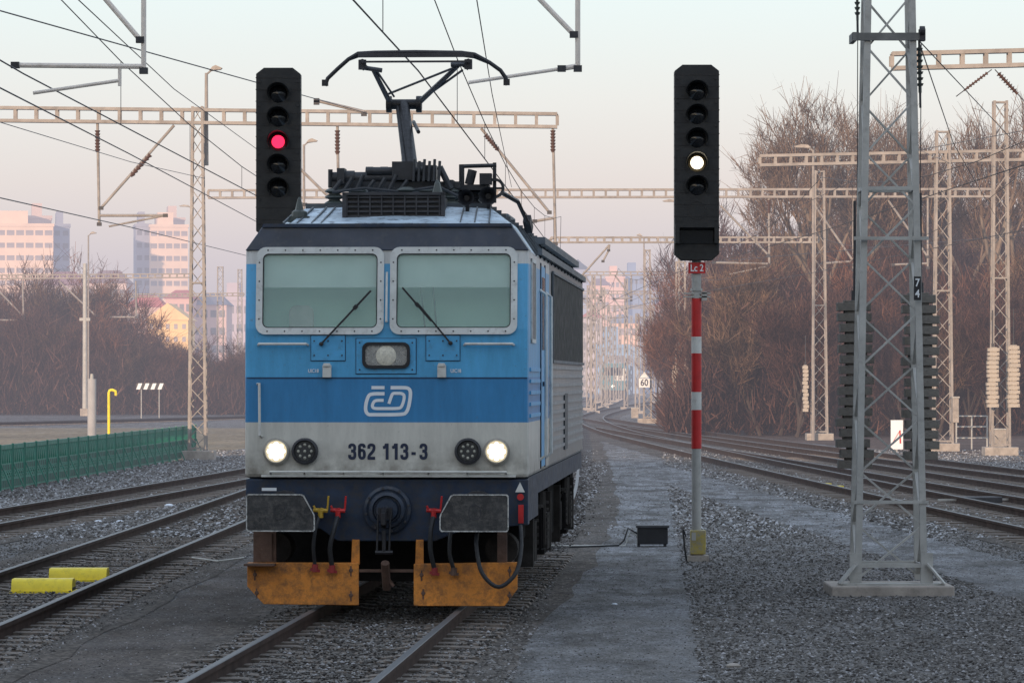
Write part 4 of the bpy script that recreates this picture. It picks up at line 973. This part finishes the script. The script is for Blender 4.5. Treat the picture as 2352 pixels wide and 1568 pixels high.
b.sweep([P(440,1283,59)+Vector((0,0,.02)),P(500,1288,59),P(560,1280,59.3)],.014,5)
tag(b.build('ground_cable',whitep),'pale thin cable lying on the gravel left of the locomotive','cable')
frostm=M('frost',(.7,.75,.82),.8,0,.1,9,.4)
for i,(px,py) in enumerate(((388,1163),(170,1199),(225,1199),(275,1199),(1412,1388),(1685,1532))):
    Y=CZ*F/(py-HY); s_=.07 if i else .1
    b=MB(); b.lathe([(s_*.9,0),(s_,s_*.3),(s_*.5,s_*.55),(0,s_*.6)],(0,0,0),'z',7)
    o=b.build('frost_clump' if i<5 else 'flat_stone',frostm if i<5 else conc,None,(X_(px,Y),Y,0)); o.rotation_euler[2]=i
    if i==4: o.scale=(.5,.5,.5)
    tag(o,['largest white frost clump between the left tracks','white frost clump between left tracks, leftmost of three in a row','white frost clump between left tracks, middle of three in a row','white frost clump between left tracks, rightmost of three in a row','small pale clump on the path right of the locomotive','flat brown stone near the bottom edge'][i],'frost' if i<5 else 'stone')
Y=150.; s=F/Y
rt=thing('yellow_standpipe','yellow bent standpipe standing behind the green fence','standpipe',(X_(250,Y)-.0,Y,0)); zt=CZ+(HY-895)/s
b=MB(); b.sweep([(0,0,0),(0,0,zt-.1),(.03,0,zt-.02),(.12,0,zt),(.24,0,zt-.05),(.25,0,zt-.2)],.05,8); b.build('pipe',yelp,rt,smooth=True)
b=MB(); b.tube((0,0,0),(0,0,.3),.09); b.build('base',black,rt)
rt=thing('concrete_post','thick pale grey post left of the yellow standpipe','post',(X_(211,Y),Y,0)); zt=CZ+(HY-870)/s
b=MB(); b.tube((0,0,0),(0,0,zt),.155,n=16); b.build('shaft',M('post_grey',(.36,.36,.37),.8,0,.15,2),rt,smooth=True); b=MB(); b.tube((0,0,zt),(0,0,zt+.18),.07,.05); b.build('cap',galv,rt)
Y=250.; s=F/Y; rt=thing('striped_board','white and dark striped board on two posts before the left thicket','sign',(X_(344,Y),Y,0)); zt=CZ+(HY-880)/s; zb=CZ+(HY-894)/s
for k in range(4):
    x=-.8+k*.42; b=MB(); b.prism([(x,zb),(x+.22,zb),(x+.36,zt),(x+.14,zt)],-.02,.0); b.build('white_stripe',litw,rt)
b=MB(); b.box(-.8,.8,0,.02,zb,zt); b.build('board',black,rt)
for xx in(-.5,.55): b=MB(); b.tube((xx,.04,0),(xx,.04,zt),.03); b.build('post',galv,rt)
Y=236.2; s=F/Y; rt=thing('speed_sign','small white 60 speed sign on the far lattice mast','sign',(X_(1480,Y),Y,CZ+(HY-879)/s))
b=MB(); b.box(-.30,.30,-.02,0,-.26,.24); pl=b.build('plate',litw,rt); text('lettering','60',.52,letn,pl,(0,-.024,0),.85,.012)
b=MB(); b.prism([(-.26,.28),(.26,.28),(0,.62)],-.02,0); b.build('triangle_plate',litw,rt)
Y=146.; s=F/Y; rt=thing('notice_board','white leaning board with a red stroke behind mast 74','sign',(X_(2060,Y),Y,0)); 
b=MB(); b.box(-.21,.21,-.02,.02,.1,1.1); pl=b.build('plate',litw,rt)
b=MB(); b.bar((-.14,-.03,.35),(.1,-.03,.75),.05,.01); b.bar((.1,-.03,.75),(.12,-.03,.3),.05,.01); b.build('red_mark',redp,pl)
b=MB(); b.box(-.02,.02,.02,.06,0,1.0); b.build('post',galv,rt)
Y=152.
rt=thing('metal_railing','grey pipe railing between the two rightmost masts','railing',(X_(2232,Y),Y,0))
for xx in(-.55,0,.55): b=MB(); b.tube((xx,0,0),(xx,0,1.2),.03); b.build('post',galv,rt)
for zz in(.4,.8,1.18): b=MB(); b.tube((-.55,0,zz),(.55,0,zz),.025); b.build('rail',galv,rt)
for lab,px,Y,w,h,z0 in(('pale cabinet behind the rightmost mast foot',2298,143,.45,.8,0),('grey box fixed to the mast second from right',2194,147.4,.22,.85,1.0),('small white block beside the far curved track',1458,268,.45,.62,0),('small white trackside box at far left of the locomotive',540,300,.4,.35,0)):
    rt=thing('trackside_cabinet',lab,'cabinet',(X_(px,Y),Y,z0)); b=MB(); b.box(-w/2,w/2,-.2,.2,0,h); b.build('case',conc,rt,bevel=.02); b=MB(); b.box(-w/2-.02,w/2+.02,-.22,.22,h,h+.05); b.build('lid',galv,rt)
for i,(px,py) in enumerate(((1900,1118),(1928,1124),(1944,1131))):
    Y=CZ*F/(py-HY); rt=thing('point_machine',['yellow capped point machine fitting left of mast 74, leftmost of three','yellow capped point machine fitting left of mast 74, middle of three','yellow capped point machine fitting left of mast 74, nearest the mast'][i],'point machine',(X_(px,Y),Y,0),.3)
    b=MB(); b.box(-.08,.08,-.2,.2,0,.06); b.build('case',rustm,rt); b=MB(); b.prism(rrect(0,.075,.13,.035,.01),-.12,.12); b.build('cap',yelp,rt)
rt=thing('point_machine','dark point machine between the rails right of mast 74','point machine',(X_(2250,86),86,0),.3)
b=MB(); b.box(-.4,.4,-.25,.25,.02,.16); b.build('case',steel_d,rt,bevel=.02); b=MB(); b.box(-.9,.9,-.03,.03,.08,.12); b.build('rod',galv,rt)
Y=490; s=F/Y
rt=thing('train','distant teal and white train approaching with one lit lamp','train',(X_(1408,Y),Y,RZ),-.04)
teal=M('train_teal',(.03,.17,.22),.4); 
b=MB(); b.prism([(-1.45,.9),(1.45,.9),(1.45,3.2),(1.15,4.0),(-1.15,4.0),(-1.45,3.2)],0,40); b.build('body',teal,rt)
b=MB(); b.box(.2,1.47,-.03,30,2.0,3.4); b.build('white_panel',whitep,rt)
b=MB(); b.box(-1.1,1.1,-.06,0,2.6,3.5); b.build('windscreen',lens_m,rt)
b=MB(); b.box(-1.3,1.3,.3,39,.0,.9); b.build('underframe',black,rt)
b=MB(); b.lathe([(.16,0),(.14,-.06),(0,-.08)],(0,-.03,1.35),'y',12); b.build('headlight',EM('far_lamp',(1,.9,.7),2.5),rt)
# ------------------------------------------------------------ trees
def sliver(vs,fs,p,q,w):
    d=(q-p); a=Vector((random.uniform(-1,1),random.uniform(-.5,.5),random.uniform(-1,1))).cross(d)
    if a.length<1e-6: return
    a=a.normalized()*w; o=len(vs); vs+= [tuple(p-a),tuple(p+a),tuple(q+a*.4),tuple(q-a*.4)]; fs.append((o,o+1,o+2,o+3))
def tree_variant(seed,kind):
    random.seed(seed); tb=MB(); vs=[];fs=[]
    th=kind=='thicket'
    def br(p,d,l,r,dep):
        d=(d+Vector((random.uniform(-.14,.14),random.uniform(-.14,.14),random.uniform(-.02,.10)))).normalized(); q=p+d*l
        if dep<3: tb.tube(p,q,r,r*.68,6,False)
        else: sliver(vs,fs,p,q,max(.010,r*.9))
        if dep==6:
            for _ in range(3 if not th else 5):
                e=q+Vector((random.gauss(0,.24),random.gauss(0,.24),random.gauss(.22,.24))); sliver(vs,fs,p.lerp(q,random.random()),e,.010)
            return
        n=3 if dep<1 else random.choice((3,3,4))
        for i in range(n):
            t=random.uniform(.2 if th else .45,1) if i else 1
            ang=random.random()*6.28; k=random.uniform(.40,.80) if i else random.uniform(.05,.3)
            nd=(d+Vector((math.cos(ang),math.sin(ang),0))*k+Vector((0,0,.16))).normalized()
            br(p.lerp(q,t),nd,l*random.uniform(.60,.80),r*.60,dep+1)
    if th:
        for _ in range(4): br(Vector((random.uniform(-.7,.7),random.uniform(-.5,.5),0)),Vector((random.uniform(-.38,.38),random.uniform(-.3,.3),1)).normalized(),random.uniform(1.3,2.4),.06,1)
    else: br(Vector((0,0,0)),Vector((0,0,1)),3.4,.20,0)
    mz=sorted(v[2] for v in vs)[int(len(vs)*.985)]
    f=10/mz
    return [tuple(c*f for c in v) for v in tb.v],tb.f,[tuple(c*f for c in v) for v in vs],fs
VAR={}
for kind,seeds in(('bare',(1,2,3)),('thicket',(11,12,13,14,15))):
    VAR[kind]=[]
    for sd in seeds:
        tv,tf,cv,cf=tree_variant(sd,kind); a=bpy.data.meshes.new('trunk'); a.from_pydata(tv,[],tf); c=bpy.data.meshes.new('crown'); c.from_pydata(cv,[],cf); VAR[kind].append((a,c))
random.seed(5)
MESHC={}
def tree(kind,label,px,Y,topy,mat,group,wide=1.,cnt=[0]):
    cnt[0]+=1; H=CZ+(HY-topy)*Y/F; vi=cnt[0]%len(VAR[kind]); a,c=VAR[kind][vi]
    root=thing('bare_tree' if kind=='bare' else 'thicket_tree',label,'tree',(X_(px,Y),Y,0),random.random()*6.28,group); k=H/10
    for me,nm,mt in((a,'trunk',barkp if kind=='bare' else bark),(c,'crown',mat)):
        key=(kind,vi,nm,mt.name)
        if key not in MESHC:
            m2=me.copy(); m2.materials.clear(); m2.materials.append(mt); MESHC[key]=m2
        o=bpy.data.objects.new(nm,MESHC[key]); COL.objects.link(o); o.parent=root; o.scale=(k*wide,k*wide,k)
for px,Y,ty,lab in((1905,206,245,'tall bare tree with pale limbs directly left of mast 74'),(2040,212,262,'tall bare tree seen through mast 74'),(2235,205,255,'tall bare tree between the two rightmost masts'),(2345,212,290,'tall bare tree at the right edge'),(1835,222,320,'bare tree rising left of the lamp among the trees'),(2130,220,330,'bare tree right of mast 74')):
    tree('bare',lab,px,Y,ty,twig2,'tall bare trees at right',1.0)
G='reddish thicket trees at right'
ordn=['first','second','third','fourth','fifth','sixth','seventh','eighth','ninth','tenth','eleventh','twelfth','thirteenth','fourteenth','fifteenth','sixteenth','seventeenth','eighteenth','nineteenth','twentieth']
for row,(Y0,n,x0,x1) in enumerate(((188,9,1660,2430),(205,13,1590,2430),(228,15,1550,2450),(260,17,1520,2450))):
    for i in range(n):
        px=x0+(x1-x0)*(i+.5*(row%2))/n+random.uniform(-18,18)
        base=500 if px>1700 else 500+(1700-px)*1.25
        ty=base+(3-row)*55+random.uniform(-40,70)
        tree('thicket','leafless reddish brown tree at right, %s row from the tracks, %s from left'%(ordn[row],ordn[i]),px,Y0+random.uniform(-6,6),ty,[twigd,twig,twigo,twig,twigd][(i*2+row*3)%5],G,1.15)
G='dark thicket trees at left'
for row,(Y0,n,x0,x1) in enumerate(((292,13,-40,560),(312,15,-40,590))):
    for i in range(n):
        px=x0+(x1-x0)*i/n+random.uniform(-12,12); base=660 if px<265 else (660+(px-265)*2.2 if px<325 else 800)
        tree('thicket','dark leafless thicket tree at left, %s row, %s from left'%(['front','back'][row],ordn[i]),px,Y0,base+(1-row)*(70 if px<300 else 12)+random.uniform(-25,30)*(1 if px<300 else .4),[twigd,twig,twigd,twigo][(i+row*2)%4],G,1.35 if px<300 else 1.7)
def under(name,label,x0,x1,Y0,Y1,h0,n,mat):
    vs=[];fs=[]
    for _ in range(n):
        Y=random.uniform(Y0,Y1); px=random.uniform(x0,x1); h=h0*(.6+.5*math.sin(px*.021+Y)*.5+.25*random.random())
        if px<1700 and px>1400: h*=max(.15,(px-1500)/200)
        if 300<px<700: h*=.42
        z=random.random()**1.2*h; p=Vector((X_(px,Y),Y,z)); q=p+Vector((random.gauss(0,.4),random.gauss(0,.3),random.uniform(.3,1.3)))
        sliver(vs,fs,p,q,random.uniform(.015,.045))
    me=bpy.data.meshes.new(name); me.from_pydata(vs,[],fs); me.materials.append(mat); o=bpy.data.objects.new(name,me); COL.objects.link(o); tag(o,label,'undergrowth',None,'stuff')
under('undergrowth','tangled brown undergrowth below the trees at right',1530,2450,186,262,7.0,110000,twigd)
under('undergrowth','tangled dark undergrowth below the thicket at left',-60,600,288,330,6.0,70000,twigd)
# ------------------------------------------------------------ buildings
winm=M('far_window',(.16,.15,.17),.4,0,.3,.3)
winp=M('far_window_pale',(.36,.30,.30),.4,0,.2,.3)
def building(label,px0,px1,ytop,Y,wallc,nf,nc,roof='flat',depth=16,roofc=(.3,.09,.06),name='apartment_block',rz=0,wm2=None,ww=.33):
    w=(px1-px0)*Y/F; H=CZ+(HY-ytop)*Y/F
    root=thing(name,label,'building',(X_((px0+px1)/2,Y),Y,0),rz)
    wm=M('wall_'+name,wallc,.9,0,.12,.2)
    b=MB(); b.box(-w/2,w/2,0,depth,0,H); b.build('wall',wm,root)
    if roof=='flat':
        b=MB(); b.box(-w/2-.2,w/2+.2,-.2,depth+.2,H,H+.6); b.box(-w*.3,w*.12,2,depth-3,H+.6,H+3.2); b.build('roof',wm,root)
    elif roof=='gable':
        rm=M('roof_tile',roofc,.8,0,.2,.5); b=MB(); b.prism([(-w/2-.4,H),(w/2+.4,H),(0,H+w*.42)],-.3,depth); b.build('roof',rm,root)
    elif roof=='hip':
        rm=M('roof_tile',roofc,.8,0,.2,.5); b=MB(); hh=min(w,depth)*.35; b.add([(-w/2-.4,-.4,H),(w/2+.4,-.4,H),(w/2+.4,depth,H),(-w/2-.4,depth,H),(-w/2+w*.25,depth/2,H+hh),(w/2-w*.25,depth/2,H+hh)],[(0,1,5,4),(2,3,4,5),(1,2,5),(3,0,4),(0,3,2,1)]); b.build('roof',rm,root)
    elif roof=='spire':
        rm=M('roof_slate',(.1,.12,.15),.8,0,.2,.5); b=MB(); b.add([(-w/2-.3,-.3,H),(w/2+.3,-.3,H),(w/2+.3,depth,H),(-w/2-.3,depth,H),(-w*.2,depth*.3,H+w*.3),(w*.2,depth*.3,H+w*.3),(0,depth/2,H+w*.5)],[(0,1,5,4),(1,2,6,5),(3,0,4,6),(2,3,6),(4,5,6)]); b.build('roof',rm,root)
    proto=None; fh=H/nf; cw=w/nc
    for f in range(nf):
        for c in range(nc):
            loc=(-w/2+cw*(c+.5),-.05,fh*(f+.5))
            if proto is None:
                b=MB(); b.box(-cw*ww,cw*ww,0,.1,-fh*.20,fh*.20); proto=b.build('window',wm2 or winm,root,loc)
            else: copy1(proto,root,loc)
    return root
pk=(.92,.66,.50)
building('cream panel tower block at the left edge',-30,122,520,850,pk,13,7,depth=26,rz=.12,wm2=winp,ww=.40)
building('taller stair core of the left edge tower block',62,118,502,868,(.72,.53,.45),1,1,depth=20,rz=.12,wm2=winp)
building('grey shaded wing at the right of the left edge tower block',122,160,521,858,(.32,.34,.42),13,2,depth=20,rz=.12)  # shaded side of the block put into the grey wall colour
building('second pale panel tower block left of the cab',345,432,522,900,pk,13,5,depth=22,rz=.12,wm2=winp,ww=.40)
building('grey shaded wing of the second tower block',312,346,520,905,(.38,.38,.44),13,2,depth=16,rz=.12)  # shade painted into this darker wall colour too
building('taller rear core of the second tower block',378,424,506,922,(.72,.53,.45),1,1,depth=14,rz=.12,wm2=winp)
building('cream lit house with a gable above the left thicket',338,432,735,560,(1.0,.62,.27),6,5,'gable',12,name='town_house',roofc=(.95,.58,.27),wm2=winp,ww=.22)
building('long house with red roof left of the cream gable house',290,372,705,640,(.66,.44,.38),4,5,'hip',14,name='town_house',roofc=(.66,.12,.08))
building('pink walled house with red roof right of the beam mast',380,440,685,680,(.75,.46,.40),5,4,'hip',14,name='town_house',roofc=(.60,.13,.10))
building('grey roofed house right of the beam mast',440,520,700,690,(.70,.48,.42),5,4,'hip',14,name='town_house',roofc=(.2,.2,.25))
building('pale house behind the far masts left of the cab',505,575,690,760,(.55,.46,.5),5,4,'flat',14,name='town_house')
building('low white house left of the red roofed one',200,290,650,800,(.74,.56,.50),5,5,'hip',14,name='town_house',roofc=(.3,.16,.14))
building('pale house with red roof beyond the left thicket',95,190,655,830,(.6,.48,.47),5,5,'hip',14,name='town_house',roofc=(.35,.13,.12))
building('dark roofed corner tower peeking over the locomotive roof end',1304,1352,618,900,(.36,.40,.52),6,3,'spire',8,name='town_house')
building('pink lit block right of the dark roofed tower',1352,1400,655,950,(.88,.54,.42),8,4,'hip',14,name='town_house',roofc=(.35,.2,.2),wm2=winp)
building('tall hazy pink block in the far city',1392,1434,640,1050,(.92,.58,.46),9,4,'flat',14,wm2=winp)
building('grey shaded wing beside the tall pink block',1434,1478,632,1056,(.26,.34,.50),9,4,'flat',14)  # blue grey wall colour carries the painted shade beside the lit block
building('hazy grey blue block behind the 60 sign mast',1478,1535,672,1100,(.36,.40,.52),8,5,'flat',14)
building('low pale blue hall beyond the curved track',1372,1450,800,620,(.26,.40,.58),2,6,'flat',20,name='railway_hall')
building('second low blue hall farther right beyond the curved track',1455,1540,806,660,(.30,.40,.54),2,6,'flat',20,name='railway_hall')
building('low warm house in the far city next to the thicket',1510,1580,700,900,(.75,.42,.33),5,4,'gable',14,name='town_house',roofc=(.45,.14,.12))
building('small hazy house just right of the locomotive end',1335,1382,730,700,(.55,.48,.50),4,3,'gable',12,name='town_house',roofc=(.40,.14,.13))
building('low warm lit house below the tall pink block',1405,1465,742,780,(.90,.56,.40),4,4,'hip',12,name='town_house',roofc=(.28,.30,.38),wm2=winp)
building('small grey house right of the warm lit one',1466,1520,752,790,(.34,.38,.50),4,4,'gable',12,name='town_house',roofc=(.3,.16,.16))
vs=[];fs=[]
N=60
for i in range(N+1):
    x=-900+1800*i/N; h=26+10*math.sin(i*.37)+7*math.sin(i*.91+1); vs+=[(x,1700,0),(x,1900,h)]
for i in range(N): fs.append((2*i,2*i+2,2*i+3,2*i+1))
o=MB().add(vs,fs).build('hills',M('far_hill',(.1,.11,.09),.9,0,.3,.01)); o['kind']='structure'
rt=thing('added_shade_building','long grey building added unseen behind the viewpoint to shade the yard','building',(-30,-15,0))  # unseen block added behind the camera to cast shade over the yard
b=MB(); b.box(-95,95,-18,0,0,18.2); b.build('wall',M('shade_building_wall',(.4,.38,.35),.9,0,.15,.3),rt)
b=MB(); b.box(-96,96,-19,.6,18.2,19); b.build('roof',roofd,rt)
pr=None
for f in range(4):
    for c in range(20):
        loc=(-88+c*9.2,0,3+f*4.2)
        if pr is None:
            b=MB(); b.box(-1.3,1.3,-.05,.08,-1.1,1.1); pr=b.build('window',winm,rt,loc)
        else: copy1(pr,rt,loc)
# ------------------------------------------------------------ world, sun, camera
w=bpy.data.worlds.new('World'); scn.world=w; w.use_nodes=True; nt=w.node_tree; nt.nodes.clear()
out=nt.nodes.new('ShaderNodeOutputWorld'); sky=nt.nodes.new('ShaderNodeTexSky'); sky.sky_type='NISHITA'; sky.sun_disc=False
EL=7.0; AZ=20.0
sky.sun_elevation=R(EL); sky.sun_rotation=R(180+AZ); sky.air_density=1.0; sky.dust_density=2.0
bg1=nt.nodes.new('ShaderNodeBackground'); nt.links.new(sky.outputs[0],bg1.inputs[0]); bg1.inputs[1].default_value=.065
tc=nt.nodes.new('ShaderNodeTexCoord'); sp=nt.nodes.new('ShaderNodeSeparateXYZ'); nt.links.new(tc.outputs['Generated'],sp.inputs[0])
z=mathn(nt,'MULTIPLY',sp.outputs[2],2.0)
c=ramp(nt,z,[(0,(.44,.43,.54)),(.055,(.53,.49,.585)),(.09,(.61,.555,.61)),(.13,(.64,.63,.68)),(.185,(.63,.71,.77)),(.5,(.70,.81,.93)),(1,(.64,.75,.93))])
bg2=nt.nodes.new('ShaderNodeBackground'); nt.links.new(c,bg2.inputs[0]); bg2.inputs[1].default_value=1.02
ad=nt.nodes.new('ShaderNodeAddShader'); nt.links.new(bg1.outputs[0],ad.inputs[0]); nt.links.new(bg2.outputs[0],ad.inputs[1]); nt.links.new(ad.outputs[0],out.inputs[0])
sd=bpy.data.lights.new('sun','SUN'); sd.energy=4.0; sd.angle=R(.5); sd.color=(1,.72,.50)
so=bpy.data.objects.new('sun',sd); COL.objects.link(so)
so.rotation_euler=Vector((math.sin(R(AZ))*math.cos(R(EL)),math.cos(R(AZ))*math.cos(R(EL)),-math.sin(R(EL)))).to_track_quat('-Z','Y').to_euler()
cd=bpy.data.cameras.new('camera'); cam=bpy.data.objects.new('camera',cd); COL.objects.link(cam)
cam.location=(0,0,CZ); cam.rotation_euler=(R(90),0,0); cd.sensor_width=36; cd.lens=36*F/2352; cd.shift_y=(HY-784)/2352
cd.clip_start=1; cd.clip_end=8000
scn.camera=cam
scn.view_settings.view_transform='Standard'; scn.view_settings.look='None'; scn.view_settings.exposure=0
